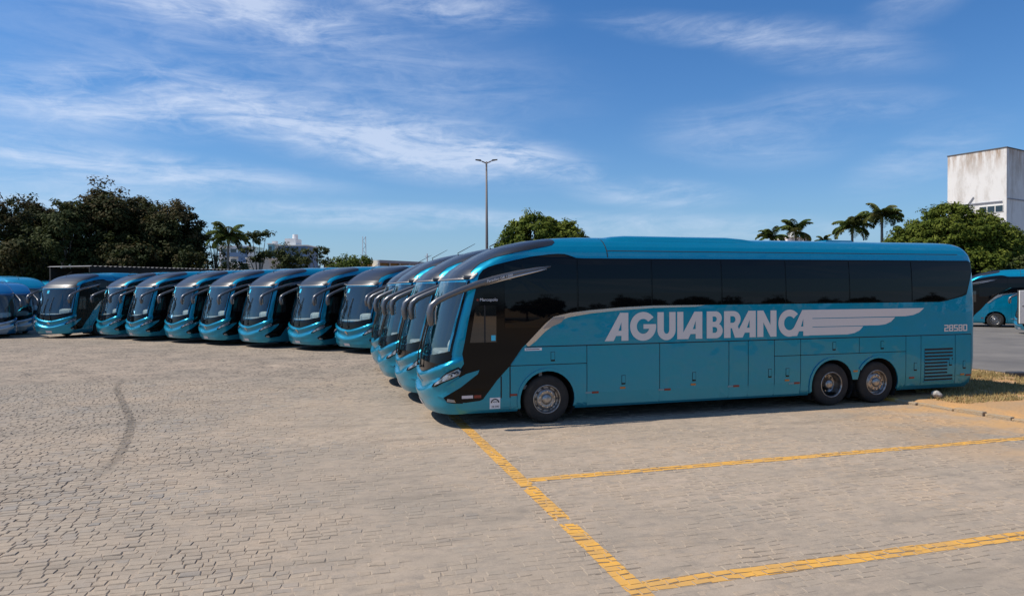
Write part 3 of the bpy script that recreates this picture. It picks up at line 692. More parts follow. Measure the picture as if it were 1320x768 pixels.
    hh_=N('ShaderNodeMath'); hh_.operation='SUBTRACT'; L(noise(38,4,.7),hh_.inputs[0]); L(f2.outputs[0],hh_.inputs[1]); L(hh_.outputs[0],bp.inputs['Height']); L(bp.outputs[0],b.inputs['Normal'])
    return m
MATS['yard']=ground_mat()
def stone_mat():
    m=bpy.data.materials.new('granite_sett'); m.use_nodes=True; nt=m.node_tree; b=nt.nodes['Principled BSDF']; b.inputs['Roughness'].default_value=.88; b.inputs['Specular IOR Level'].default_value=.25
    N=lambda t:nt.nodes.new(t); L=nt.links.new
    at=N('ShaderNodeAttribute'); at.attribute_name='tint'; oi=N('ShaderNodeObjectInfo')
    ad=N('ShaderNodeMath'); ad.operation='ADD'; L(at.outputs['Fac'],ad.inputs[0]); L(oi.outputs['Random'],ad.inputs[1]); fr=N('ShaderNodeMath'); fr.operation='FRACT'; L(ad.outputs[0],fr.inputs[0])
    cr=N('ShaderNodeValToRGB'); e=cr.color_ramp.elements; e[0].position=0; e[0].color=(.235,.20,.16,1); e[1].position=1; e[1].color=(.31,.265,.21,1)
    for p,c in ((.16,(.265,.225,.18,1)),(.45,(.315,.265,.205,1)),(.72,(.275,.24,.195,1)),(.93,(.21,.20,.185,1))):
        x=cr.color_ramp.elements.new(p); x.color=c
    L(fr.outputs[0],cr.inputs[0])
    g=N('ShaderNodeNewGeometry')
    def noise(sc,det,rough):
        n=N('ShaderNodeTexNoise'); n.inputs['Scale'].default_value=sc; n.inputs['Detail'].default_value=det; n.inputs['Roughness'].default_value=rough; L(g.outputs['Position'],n.inputs['Vector']); return n.outputs['Fac']
    def mr(v,a,b_,c,d):
        n=N('ShaderNodeMapRange'); n.inputs[1].default_value=a; n.inputs[2].default_value=b_; n.inputs[3].default_value=c; n.inputs[4].default_value=d; L(v,n.inputs[0]); return n.outputs[0]
    m1=N('ShaderNodeMixRGB'); sx0=N('ShaderNodeSeparateXYZ'); L(g.outputs['Position'],sx0.inputs[0])
    dv_=N('ShaderNodeMath'); dv_.operation='MULTIPLY_ADD'; dv_.use_clamp=True; L(mr(sx0.outputs[0],-3,3,.0,.5),dv_.inputs[0]); dv_.inputs[1].default_value=.55; L(mr(noise(.45,7,.65),.36,.66,.15,.75),dv_.inputs[2])
    L(dv_.outputs[0],m1.inputs[0]); L(cr.outputs[0],m1.inputs[1]); m1.inputs[2].default_value=(.385,.292,.207,1)
    m1b=N('ShaderNodeMixRGB'); L(mr(noise(.16,6,.7),.44,.64,0,.7),m1b.inputs[0]); L(m1.outputs[0],m1b.inputs[1]); m1b.inputs[2].default_value=(.24,.205,.165,1)
    m2=N('ShaderNodeMixRGB'); L(mr(noise(14,6,.7),.45,.75,0,.5),m2.inputs[0]); L(m1b.outputs[0],m2.inputs[1]); m2.inputs[2].default_value=(.19,.16,.125,1)
    mpp=N('ShaderNodeMapping'); mpp.inputs['Scale'].default_value=(.30,1.7,1); L(g.outputs['Position'],mpp.inputs[0]); nst=N('ShaderNodeTexNoise'); nst.inputs['Scale'].default_value=1.0; nst.inputs['Detail'].default_value=7; nst.inputs['Roughness'].default_value=.7; L(mpp.outputs[0],nst.inputs['Vector'])
    m2b=N('ShaderNodeMixRGB'); L(mr(nst.outputs['Fac'],.53,.72,0,.6),m2b.inputs[0]); L(m2.outputs[0],m2b.inputs[1]); m2b.inputs[2].default_value=(.165,.14,.112,1); m2=m2b
    sx=N('ShaderNodeSeparateXYZ'); L(g.outputs['Position'],sx.inputs[0])
    em=N('ShaderNodeMath'); em.operation='MULTIPLY'; L(mr(sx.outputs[0],9.5,13.6,0,1),em.inputs[0]); L(mr(noise(.7,6,.65),.38,.58,0,.85),em.inputs[1])
    m3=N('ShaderNodeMixRGB'); L(em.outputs[0],m3.inputs[0]); L(m2.outputs[0],m3.inputs[1]); m3.inputs[2].default_value=(.45,.27,.125,1)
    L(m3.outputs[0],b.inputs['Base Color'])
    bp=N('ShaderNodeBump'); bp.inputs['Strength'].default_value=.6; bp.inputs['Distance'].default_value=.006; L(noise(55,5,.7),bp.inputs['Height']); L(bp.outputs[0],b.inputs['Normal'])
    return m
MATS['sett']=stone_mat()
# sand bed / yard sheet, fine near the camera and reaching the horizon
gx=[-3000,-1200,-500,-220,-110,-60,-38,-26,-20]+list(np.arange(-17,16.01,.11))+[18,22,30,45,70,120,260,600,1400,3000]
gy=[-2000,-600,-200,-60,-20,-5,0,2]+list(np.arange(3,24.01,.11))+[26,29,33,38,44,52,64,85,120,200,400,900,2000,4000]
V=[];F=[]
for y in gy:
    for x in gx:
        near=(-17<=x<=16 and 3<=y<=24)
        V.append((x,y,sand_z(x,y) if near else -.004))
nx=len(gx)
for j in range(len(gy)-1):
    for i in range(nx-1): a=j*nx+i; F.append((a,a+1,a+nx+1,a+nx))
yard=mesh_obj('paved_yard',V,F,'yard',None,True); struct(yard)
# setts
def cam_ld(x,y): return x*UX+y*UY, x*DX+y*DY
PITCHY=.110
stones=[]          # (corner quad, heights, tint, depth)
row=0; y=2.6
while y<23.5:
    x=-17+rng.random()*.2
    while x<13.9:
        ln=rng.uniform(.11,.235)
        cxm,cym=x+ln/2,y+PITCHY/2
        wy=.10*nz(cxm,cym,.16,5)+.05*nz(cxm,cym,.55,6)+(.30*math.exp(-((cxm+6)/4)**2))*nz(cxm,cym,.12,9)
        l,d=cam_ld(cxm,cym+wy)
        if d>4.4 and d<21.5 and abs(l)<d*.765+1.6 and cxm<KX(cym)-.12:
            g=.005; j=lambda:rng.uniform(-.013,.013)
            def w(px,py): return (px+j(),py+j()+.10*nz(px,py,.16,5)+.05*nz(px,py,.55,6)+(.30*math.exp(-((px+6)/4)**2))*nz(px,py,.12,9))
            q=[w(x+g,y+g),w(x+ln-g,y+g),w(x+ln-g,y+PITCHY-g),w(x+g,y+PITCHY-g)]
            h0=rng.uniform(-.007,.004)+.003*nz(cxm,cym,1.3,11); tx,ty=rng.uniform(-.03,.03),rng.uniform(-.035,.035)
            stones.append((q,h0,tx,ty,rng.random(),d,l))
        x+=ln
    y+=PITCHY; row+=1
def stone_geo(st):
    q,h0,tx,ty,_,_,_=st; cx=sum(p[0] for p in q)/4; cy=sum(p[1] for p in q)/4
    zt=lambda p:h0+(p[0]-cx)*tx+(p[1]-cy)*ty
    top=[]
    for p in q:
        top.append((cx+(p[0]-cx)*.90,cy+(p[1]-cy)*.84,zt(p)))
    mid=[(p[0],p[1],zt(p)-.009) for p in q]; bot=[(p[0],p[1],-.06) for p in q]
    return top+mid+bot,cx,cy,zt
SF=[(0,1,2,3)]+[(4+i,4+(i+1)%4,(i+1)%4,i) for i in range(4)]+[(8+i,8+(i+1)%4,4+(i+1)%4,4+i) for i in range(4)]
inview=sorted([i for i,s in enumerate(stones) if abs(s[6])<s[5]*.75 and s[5]>880*2.8/(768-372)*1.0],key=lambda i:stones[i][5])
single=set(inview[:300])
V=[];F=[];tint=[]
for i,st in enumerate(stones):
    vs,cx,cy,_=stone_geo(st)
    if i in single:
        o=mesh_obj('paving_stone',[(a-cx,b-cy,c) for a,b,c in vs],SF,'sett',yard); o.location=(cx,cy,0)
    else:
        b0=len(V); V+=vs; F+=[tuple(b0+k for k in f) for f in SF]; tint+=[st[4]]*len(SF)
so=mesh_obj('paving_stones',V,F,'sett',yard); so['kind']='stuff'
ta=so.data.attributes.new('tint','FLOAT','FACE'); ta.data.foreach_set('value',tint)
# yellow bay markings painted on the setts: one worn patch on every sett they cross
def yellow():
    m=pbr('line_paint',(.66,.335,.045),rough=.7,color2=(.47,.27,.085),vscale=2.2); nt=m.node_tree; b=nt.nodes['Principled BSDF']
    g=nt.nodes.new('ShaderNodeNewGeometry'); n=nt.nodes.new('ShaderNodeTexNoise'); n.inputs['Scale'].default_value=7; n.inputs['Detail'].default_value=9; n.inputs['Roughness'].default_value=.75; nt.links.new(g.outputs['Position'],n.inputs['Vector'])
    n2=nt.nodes.new('ShaderNodeTexNoise'); n2.inputs['Scale'].default_value=.8; n2.inputs['Detail'].default_value=4; nt.links.new(g.outputs['Position'],n2.inputs['Vector'])
    ad=nt.nodes.new('ShaderNodeMath'); ad.operation='MULTIPLY_ADD'; ad.inputs[1].default_value=.9; nt.links.new(n2.outputs['Fac'],ad.inputs[0]); nt.links.new(n.outputs['Fac'],ad.inputs[2])
    mr=nt.nodes.new('ShaderNodeMapRange'); mr.inputs[1].default_value=.66; mr.inputs[2].default_value=.82; nt.links.new(ad.outputs[0],mr.inputs[0]); nt.links.new(mr.outputs[0],b.inputs['Alpha'])
yellow()
def clip(poly,x0,x1,y0,y1):
    for ax,lim,sg in ((0,x0,1),(0,x1,-1),(1,y0,1),(1,y1,-1)):
        out=[]
        for i in range(len(poly)):
            a,b=poly[i],poly[(i+1)%len(poly)]; ia=(a[ax]-lim)*sg>=0; ib=(b[ax]-lim)*sg>=0
            if ia: out.append(a)
            if ia!=ib:
                t=(lim-a[ax])/(b[ax]-a[ax]); out.append((a[0]+t*(b[0]-a[0]),a[1]+t*(b[1]-a[1])))
        poly=out
        if len(poly)<3: return []
    return poly
def marking(x0,x1,y0,y1,label,gaps=()):
    V=[];F=[]
    for st in stones:
        q=st[0]
        if max(p[0] for p in q)<x0 or min(p[0] for p in q)>x1 or max(p[1] for p in q)<y0 or min(p[1] for p in q)>y1: continue
        vs,cx,cy,zt=stone_geo(st)
        if any(g0<(cy if (x1-x0)<(y1-y0) else cx)<g1 and rng.random()<.85 for g0,g1 in gaps): continue
        c=clip([(p[0],p[1]) for p in vs[:4]],x0,x1,y0,y1)
        if len(c)<3: continue
        b=len(V); V+=[(p[0],p[1],zt(p)+.0030) for p in c]; F.append(tuple(range(b,b+len(c))))
        # paint in the joints
        c=clip([(p[0],p[1]) for p in q],x0,x1,y0,y1)
        if len(c)>=3 and rng.random()<.9: b=len(V); V+=[(p[0],p[1],zt(p)-.0040) for p in c]; F.append(tuple(range(b,b+len(c))))
    nxs=int((x1-x0)/.2)+1 if x1-x0>1 else 1; nys=int((min(y1,20.5)-y0)/.2)+1 if y1-y0>1 else 1; ye=min(y1,20.5)
    for i in range(nxs):
        for j in range(nys):
            xa,xb=x0+(x1-x0)*i/nxs,x0+(x1-x0)*(i+1)/nxs; ya,yb=y0+(ye-y0)*j/nys,y0+(ye-y0)*(j+1)/nys
            if any(g0<((ya+yb)/2 if (x1-x0)<(y1-y0) else (xa+xb)/2)<g1 for g0,g1 in gaps): continue
            b=len(V); V+=[(xa,ya,-.0048),(xb,ya,-.0048),(xb,yb,-.0048),(xa,yb,-.0048)]; F.append((b,b+1,b+2,b+3))
    if y1>22 and x1-x0<1:
        ys=np.arange(20.5,y1,.6)
        for a,b_ in zip(ys[:-1],ys[1:]): b=len(V); V+=[(x0,a,.006),(x1,a,.006),(x1,b_,.006),(x0,b_,.006)]; F.append((b,b+1,b+2,b+3))
    o=mesh_obj('painted_line',V,F,'line_paint'); struct(o,label); return o
marking(2.71,2.92,4.6,30,'worn yellow line crossing the front ends of the bays',gaps=((9.12,9.30),(7.62,7.85)))
marking(2.93,13.6,5.71,5.92,'yellow bay line across the setts, cracked by their joints')
marking(2.93,13.4,9.44,9.64,'yellow bay line across the setts beside the lettered coach')
# curved tyre mark on the yard
def tyre_mark():
    m=pbr('tyre_rubber_mark',(.045,.04,.036),rough=.9); nt=m.node_tree; b=nt.nodes['Principled BSDF']
    g=nt.nodes.new('ShaderNodeNewGeometry'); n=nt.nodes.new('ShaderNodeTexNoise'); n.inputs['Scale'].default_value=9; n.inputs['Detail'].default_value=8; n.inputs['Roughness'].default_value=.8; nt.links.new(g.outputs['Position'],n.inputs['Vector'])
    at=nt.nodes.new('ShaderNodeAttribute'); at.attribute_name='wear'
    mr=nt.nodes.new('ShaderNodeMapRange'); mr.inputs[1].default_value=.40; mr.inputs[2].default_value=.68; mr.inputs[4].default_value=.85; nt.links.new(n.outputs['Fac'],mr.inputs[0])
    mu=nt.nodes.new('ShaderNodeMath'); mu.operation='MULTIPLY'; nt.links.new(mr.outputs[0],mu.inputs[0]); nt.links.new(at.outputs['Fac'],mu.inputs[1]); nt.links.new(mu.outputs[0],b.inputs['Alpha'])
    P=[(-6.11, 24.51), (-5.74, 22.38), (-5.29, 20.7), (-4.47, 18.06), (-3.9, 16.12), (-3.66, 14.99), (-3.34, 13.11), (-3.26, 12.18), (-3.26, 11.58), (-3.25, 10.8)]
    V=[];F=[];W=[]; pts=[]
    for i in range(len(P)-1):
        for t in np.linspace(0,1,6)[:-1]:
            p0=Vector(P[max(i-1,0)]);p1=Vector(P[i]);p2=Vector(P[i+1]);p3=Vector(P[min(i+2,len(P)-1)])
            pts.append(.5*((2*p1)+(p2-p0)*t+(2*p0-5*p1+4*p2-p3)*t*t+(3*p1-p0-3*p2+p3)*t**3))
    for i,p in enumerate(pts):
        d=(pts[min(i+1,len(pts)-1)]-pts[max(i-1,0)]).normalized(); n_=Vector((-d.y,d.x)); f=i/(len(pts)-1); al=math.sin(math.pi*min(f*1.02,1))**.5*(1-.55*f)
        for k,w in ((-.11,0),(-.06,1),(.06,1),(.11,0)): V.append((p.x+n_.x*k,p.y+n_.y*k,.010)); W.append(w*al)
    for i in range(len(pts)-1):
        for k in range(3): a=i*4+k; F.append((a,a+1,a+5,a+4))
    o=mesh_obj('tyre_mark',V,F,'tyre_rubber_mark'); struct(o,'dark curved tyre mark on the setts'); a=o.data.attributes.new('wear','FLOAT','POINT'); a.data.foreach_set('value',W)
tyre_mark()

# ------------------------------------------------------------------ verge behind the bays, kerb, asphalt beyond
pbr('red_earth',(.46,.25,.095),rough=.95,color2=(.36,.23,.12),vscale=1.4,bump=.6,bscale=14)
pbr('asphalt',(.105,.096,.088),rough=.92,color2=(.165,.148,.13),vscale=.35,bump=.25,bscale=40)
pbr('concrete',(.30,.24,.17),rough=.9,color2=(.36,.25,.14),vscale=6,bump=.5,bscale=25)
pbr('concrete_white',(.68,.63,.55),rough=.85,color2=(.5,.44,.36),vscale=8,bump=.4,bscale=25)
pbr('curb_yellow',(.62,.36,.05),rough=.85,color2=(.4,.28,.12),vscale=9)
pbr('dry_grass',(.25,.20,.075),rough=.9,color2=(.36,.26,.11),vscale=2.5)
V=[];F=[]; ys=list(np.arange(-14,30.1,.5)); xs_=[-.12,.10,.5,1.2,2.2,3.4,4.8,6.0,7.0,7.6,7.9]
for y in ys:
    for k,dx_ in enumerate(xs_):
        x=KX(y)+.10+dx_; z=(.105+.05*nz(x,y,.6,4)+.02*nz(x,y,2.5,5))*(1 if dx_>.05 else .3)-(.10*max(0,(dx_-6.6)/1.3))
        V.append((x,y,z))
n=len(xs_)
for j in range(len(ys)-1):
    for i in range(n-1): a=j*n+i; F.append((a,a+1,a+n+1,a+n))
verge=struct(mesh_obj('earth_verge',V,F,'red_earth',None,True))
V=[];F=[]
V=[(21.0,-60,.012),(400,-60,.012),(400,70,.012),(21.6,70,.012)]
struct(mesh_obj('road',V,[(0,1,2,3)],'asphalt'))
# kerb: single blocks, some displaced
kerb=empty('kerb',(KX(10),10,0)); tag(kerb,'low broken concrete kerb dividing the bays from the earth verge','kerb')
y=5.0; k=0; r2=random.Random(5)
while y<27:
    ln=r2.uniform(.55,.95)
    if not (8.9<y<9.3):
        o=box('kerb_stone',-.075,.075,-ln/2+.012,ln/2-.012,-.08,.095,'concrete_white' if abs(y-11.75)<.3 else 'curb_yellow' if 13.0<y<13.6 else 'concrete',kerb,.018)
        yy=y+ln/2; o.location=(KX(yy)-KX(10)+r2.uniform(-.02,.02),yy-10,r2.uniform(-.035,.012)); o.rotation_euler=(r2.uniform(-.03,.03),r2.uniform(-.06,.06),.13+r2.uniform(-.04,.04))
    y+=ln
pbr('rock_grey',(.42,.39,.35),rough=.9,color2=(.28,.25,.22),vscale=9)
# loose stone
bm=bmesh.new(); bmesh.ops.create_icosphere(bm,subdivisions=2,radius=.12)
for v in bm.verts: v.co*=1+.28*mnoise.noise(v.co*9); v.co.z*=.75
ro=bm_obj('loose_rock',bm,'rock_grey'); ro.location=(14.35,13.1,.20); tag(ro,'pale loose rock lying on the verge below the tail of the lettered coach','rock')
# dry grass on the verge
V=[];F=[]
for i in range(42000):
    y=rng.uniform(11.8,20); x=KX(y)+rng.uniform(.5,7.2)
    dens=nz(x,y,.5,8)+.35*nz(x,y,1.6,3)
    edge=(y-12.35)-.10*(x-15)
    if edge<-.1 or dens<-.22+ (.3 if edge<.4 else 0): continue
    h=rng.uniform(.03,.11); a=rng.uniform(0,6.28); w=.012; lx,ly=rng.uniform(-.05,.05),rng.uniform(-.05,.05); z=.09+.05*nz(x,y,.6,4)
    b=len(V); V+=[(x-w*math.cos(a),y-w*math.sin(a),z),(x+w*math.cos(a),y+w*math.sin(a),z),(x+lx,y+ly,z+h)]; F.append((b,b+1,b+2))
gr=mesh_obj('dry_grass',V,F,'dry_grass'); gr['kind']='stuff'; gr['label']='dry yellow grass on the earth verge'; gr['category']='grass'
# sign on the verge
pbr('sign_white',(.78,.76,.70),rough=.6,color2=(.66,.63,.56),vscale=3); pbr('steel_dark',(.03,.03,.032),rough=.6)
sg=empty('sign_stand',(20.35,15.7,.05),R(-15.7)); tag(sg,'white sign panel on a dark post with block base on the verge','sign')
box('sign_panel',-.02,1.1,-.02,.02,1.62,2.62,'sign_white',sg,.01)
box('sign_frame',-.04,1.12,.022,.05,1.60,2.64,'steel_dark',sg)
tube_obj('post',[(.34,.06,0),(.34,.06,1.2),(.16,.06,1.60)],.035,'steel_dark',sg,8)
tube_obj('post',[(.80,.06,0),(.80,.06,2.6)],.035,'steel_dark',sg,8)
box('base_block',-.30,.22,-.15,.2,-.06,.16,'steel_dark',sg,.02); box('base_bar',-.3,1.1,.02,.1,-.03,.05,'steel_dark',sg)
bolt=tube_obj('bolt',[(.08,-.021,2.15),(.08,-.035,2.15)],.02,'steel_dark',sg,8)

# ------------------------------------------------------------------ coaches
coach=empty('coach',(9.0,14.74,0)); build_coach(coach)
def copy_tree(o,parent=None,mat=None,skip=(),depth=0):
    c=o.copy(); col.objects.link(c); c.parent=parent
    if mat and c.type=='MESH':
        for sl in c.material_slots:
            r=mat.get(sl.material.name)
            if r: sl.link='OBJECT'; sl.material=MATS[r]
    for ch in o.children:
        if ch.name.split('.')[0] in skip: continue
        copy_tree(ch,c,mat,skip,depth+1)
    return c
small=('flap_handle','flap_handle_grip','side_marker','vent_slot','vent_slat','flap_seal','door_reflector')
def put(c,fx,fy,heading,sc=1.0):
    """place so that the front centre stands at (fx,fy) and the coach faces the world angle heading"""
    a=R(heading-180); c.rotation_euler=(0,0,a); c.scale=(sc,sc,sc); c.location=(fx+7.0*sc*math.cos(a),fy+7.0*sc*math.sin(a),0.0)
GRP='turquoise coaches parked in rows'
row1=[(1.85,17.72,'turquoise coach right behind the one numbered 28580, second in the straight row'),
      (1.64,20.75,'turquoise coach third in the straight row counted from the one numbered 28580'),
      (1.67,24.05,'turquoise coach fourth and last in the straight row, next to the angled row')]
for fx,fy,lab in row1:
    c=copy_tree(coach,None,None,small); put(c,fx,fy,180); tag(c,lab,'coach',GRP)
TR0=random.Random(3)
ords=['first','second','third','fourth','fifth','sixth','seventh']
for k in range(7):
    c=copy_tree(coach,None,None,small); put(c,1.12-2.256*k+TR0.uniform(-.16,.16),30.74+2.332*k+TR0.uniform(-.16,.16),213+TR0.uniform(-1.3,1.3)); tag(c,'turquoise coach %s in the angled row counted from the straight row'%ords[k],'coach',GRP)
c=copy_tree(coach,None,None,small); put(c,-15.55,46.3,243); tag(c,'turquoise coach turned out at the end of the angled row, front wheels showing','coach',GRP)
# parts only the lettered coach shows
x=12.95
for ch in '28580':
    print_loops('fleet_number_digit',[[(x+a*.215,1.685+b*.165) for a,b in l] for l in seg_digit(ch)],coach,'silver_decal',.005); x+=.149
text_loops('maker_lettering','Marcopolo',coach,'white_decal',1.10,2.555,.085,.010)
mk=[(1.055+.025*math.cos(a),2.578+.025*math.sin(a)) for a in np.linspace(0,2*math.pi,14)[:-1]]; print_loops('maker_mark',[mk],coach,'reflector_red',.010)
text_loops('mirror_lettering','Paradiso G8 1200',coach,'white_decal',1.22,2.925,.075,slope=.242,yfun=lambda x:-1.30-.13)
lay('sticker',[(1.30,.36),(1.52,.36),(1.52,.59),(1.30,.59)],coach,'white_decal',.006,0,-1,du=0,dv=0)
ar=[(1.41+.09*math.cos(a),.485+.085*math.sin(a)) for a in np.linspace(math.pi,0,14)]+[(1.41+.065*math.cos(a),.485+.062*math.sin(a)) for a in np.linspace(0,math.pi,14)]
print_loops('sticker_print',[ar],coach,'dark_print',.0072); text_loops('sticker_lettering','ANTT',coach,'dark_print',1.365,.487,.05,.0074); text_loops('sticker_lettering','28.580',coach,'dark_print',1.335,.385,.06,.0074)
lay('sticker',[(2.04,1.525),(2.41,1.525),(2.41,1.58),(2.04,1.58)],coach,'white_decal',.0135,0,-1,du=0,dv=0)
lay('sticker_print',[(2.06,1.545),(2.36,1.545),(2.36,1.560),(2.06,1.560)],coach,'dark_print',.0145,0,-1,du=0,dv=0)
lay('window_sticker',[(1.33,1.75),(1.42,1.75),(1.42,1.86),(1.33,1.86)],coach,'cyan_sticker',.024,0,-1,du=0,dv=0)
tag(coach,'turquoise coach numbered 28580 with white winged lettering along its side','coach',GRP)
# older coaches at the edge of the yard
def swirl():
    m=paint_mat('swirl_paint',(.02,.13,.33)); nt=m.node_tree; b=nt.nodes['Principled BSDF']
    tc=nt.nodes.new('ShaderNodeTexCoord'); w=nt.nodes.new('ShaderNodeTexWave'); w.inputs['Scale'].default_value=.8; w.inputs['Distortion'].default_value=9; w.inputs['Detail'].default_value=2; w.inputs['Detail Scale'].default_value=.7
    nt.links.new(tc.outputs['Object'],w.inputs['Vector']); mr=nt.nodes.new('ShaderNodeMapRange'); mr.inputs[1].default_value=.55; mr.inputs[2].default_value=.75; nt.links.new(w.outputs['Fac'],mr.inputs[0])
    sp=nt.nodes.new('ShaderNodeSeparateXYZ'); nt.links.new(tc.outputs['Object'],sp.inputs[0]); m2=nt.nodes.new('ShaderNodeMapRange'); m2.inputs[1].default_value=1.5; m2.inputs[2].default_value=1.3; nt.links.new(sp.outputs[2],m2.inputs[0])
    mu=nt.nodes.new('ShaderNodeMath'); mu.operation='MULTIPLY'; nt.links.new(mr.outputs[0],mu.inputs[0]); nt.links.new(m2.outputs[0],mu.inputs[1])
    mx=nt.nodes.new('ShaderNodeMixRGB'); mx.inputs[1].default_value=(.01,.15,.33,1); mx.inputs[2].default_value=(.42,.50,.56,1); nt.links.new(mu.outputs[0],mx.inputs[0]); nt.links.new(mx.outputs[0],b.inputs['Base Color'])
swirl(); paint_mat('cyan_paint',(.01,.33,.55))
def W(px,d):
    l=(px-660)/880*d; return l*UX+d*DX,l*UY+d*DY
old=small+('letter','wing_emblem','belt_trim','trim_glass','accent_spear')
base=coach
def variant(px,d,heading,sc,mat,lab,skip=old):
    c=copy_tree(base,None,mat,skip+('fleet_number_digit','maker_lettering','maker_mark','mirror_lettering','sticker','sticker_print','sticker_lettering','window_sticker')); x,y=W(px,d); put(c,x,y,heading,sc); tag(c,lab,'coach','older coaches at the yard edge'); return c
SW={'paint':'swirl_paint','cap_black':'swirl_paint'}
variant(-6,40.5,-58,.87,SW,'low blue coach with white swirls, farther one from the angled row')
variant(19,43.5,-58,.87,SW,'low blue coach with white swirls, next to the tall blue coach')
variant(44,51,-50,1.0,{'cap_black':'paint'},'tall blue coach standing behind the low coaches with white swirls')
variant(40,66,252,1.0,{'paint':'cyan_paint','cap_black':'cyan_paint'},'pale cyan coach roof behind the coach turned out of the angled row')
c=copy_tree(coach,None,None,small+('fleet_number_digit','maker_lettering','maker_mark','mirror_lettering','sticker','sticker_print','sticker_lettering','window_sticker'))
x,y=W(1283,46.5); a=R(134-180); c.rotation_euler=(0,0,a); dx_,dy_=2.53-7.0,-1.2; c.location=(x-(dx_*math.cos(a)-dy_*math.sin(a)),y-(dx_*math.sin(a)+dy_*math.cos(a)),.012)
tag(c,'turquoise coach standing alone on the asphalt beyond the verge','coach',GRP)
variant(1312,40,150,.84,{'cap_black':'paint'},'smaller blue coach on the asphalt behind the white sign panel').location.z=.012

# ------------------------------------------------------------------ trees
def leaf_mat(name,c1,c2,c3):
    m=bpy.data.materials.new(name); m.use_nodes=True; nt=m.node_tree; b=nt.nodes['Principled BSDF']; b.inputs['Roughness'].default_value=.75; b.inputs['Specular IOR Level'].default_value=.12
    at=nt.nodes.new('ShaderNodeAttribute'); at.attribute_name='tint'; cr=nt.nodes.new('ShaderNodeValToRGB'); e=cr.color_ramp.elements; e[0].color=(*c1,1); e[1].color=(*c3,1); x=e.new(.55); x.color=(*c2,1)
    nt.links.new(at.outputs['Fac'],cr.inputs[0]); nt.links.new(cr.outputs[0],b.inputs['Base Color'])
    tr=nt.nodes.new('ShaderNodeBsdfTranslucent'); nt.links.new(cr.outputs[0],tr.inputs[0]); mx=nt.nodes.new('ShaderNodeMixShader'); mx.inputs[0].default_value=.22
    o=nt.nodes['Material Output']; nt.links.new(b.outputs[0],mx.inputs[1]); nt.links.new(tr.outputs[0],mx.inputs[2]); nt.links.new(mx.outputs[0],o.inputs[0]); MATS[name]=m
leaf_mat('leaf_green',(.035,.060,.010),(.075,.105,.018),(.13,.15,.03))
leaf_mat('leaf_dark',(.022,.034,.010),(.040,.048,.015),(.085,.062,.026))
leaf_mat('leaf_olive',(.030,.042,.014),(.055,.068,.022),(.09,.10,.035))
leaf_mat('leaf_lime',(.05,.075,.010),(.10,.125,.016),(.17,.19,.03))
leaf_mat('leaf_palm',(.05,.08,.018),(.10,.13,.03),(.18,.17,.06))
pbr('bark',(.10,.085,.07),rough=.95,color2=(.19,.17,.145),vscale=3,bump=.4,bscale=12)
pbr('palm_bark',(.26,.235,.20),rough=.95,color2=(.17,.15,.125),vscale=2)
def leaves_obj(name,cent,nrm,size,mat,parent,tint,aspect=.62):
    """one small pointed leaf quad per centre"""
    n=len(cent); rs=nrs
    t=rs.normal(size=(n,3)); t-=nrm*(t*nrm).sum(1)[:,None]; t/=np.linalg.norm(t,axis=1)[:,None]+1e-9
    b=np.cross(nrm,t); s=size[:,None]
    V=np.empty((n,4,3)); V[:,0]=cent-t*s; V[:,1]=cent+b*s*aspect; V[:,2]=cent+t*s; V[:,3]=cent-b*s*aspect
    me=bpy.data.meshes.new(name); me.vertices.add(n*4); me.vertices.foreach_set('co',V.reshape(-1)); me.loops.add(n*4); me.loops.foreach_set('vertex_index',np.arange(n*4,dtype=np.int32))
    me.polygons.add(n); me.polygons.foreach_set('loop_start',np.arange(0,n*4,4,dtype=np.int32)); me.polygons.foreach_set('loop_total',np.full(n,4,dtype=np.int32)); me.update(); me.validate()
    a=me.attributes.new('tint','FLOAT','FACE'); a.data.foreach_set('value',tint.astype(np.float32)); me.materials.append(MATS[mat])
    o=bpy.data.objects.new(name,me); col.objects.link(o); o.parent=parent; return o
def crown(parent,lobes,mat,nclump,nleaf,leaf,clump_r,hollow=.55,name='crown',top_tint=.0,ragged=.16):
    C=[];N=[];S=[];T=[]
    vol=np.array([l[3]*l[4]*l[5] for l in lobes])**.67; cnt=np.maximum(1,(nclump*vol/vol.sum()).astype(int))
    zmin=min(l[2]-l[5] for l in lobes); zmax=max(l[2]+l[5] for l in lobes)
    for l,c in zip(lobes,cnt):
        d=nrs.normal(size=(c,3)); d/=np.linalg.norm(d,axis=1)[:,None]; r=hollow+(1-hollow)*nrs.rand(c)**.5
        ctr=np.array(l[:3])+d*r[:,None]*np.array(l[3:6])*(1+ragged*nrs.normal(size=(c,1)))
        tn=nrs.rand(c)
        for p,dd,t in zip(ctr,d,tn):
            m=int(nleaf*nrs.uniform(.6,1.4)); q=nrs.normal(size=(m,3)); q/=np.linalg.norm(q,axis=1)[:,None]; rr=clump_r*nrs.rand(m)**.45*nrs.uniform(.7,1.3)
            q2=q*rr[:,None]*np.array([1,1,.72]); C.append(p+q2)
            nn=q*.8+dd*.35+np.array([0,0,.55])+nrs.normal(size=(m,3))*.45; N.append(nn/np.linalg.norm(nn,axis=1)[:,None]); S.append(leaf*nrs.uniform(.6,1.4,m))
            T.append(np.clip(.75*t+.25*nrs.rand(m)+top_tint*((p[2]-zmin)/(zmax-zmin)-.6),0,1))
    return leaves_obj(name,np.concatenate(C),np.concatenate(N),np.concatenate(S),mat,parent,np.concatenate(T))
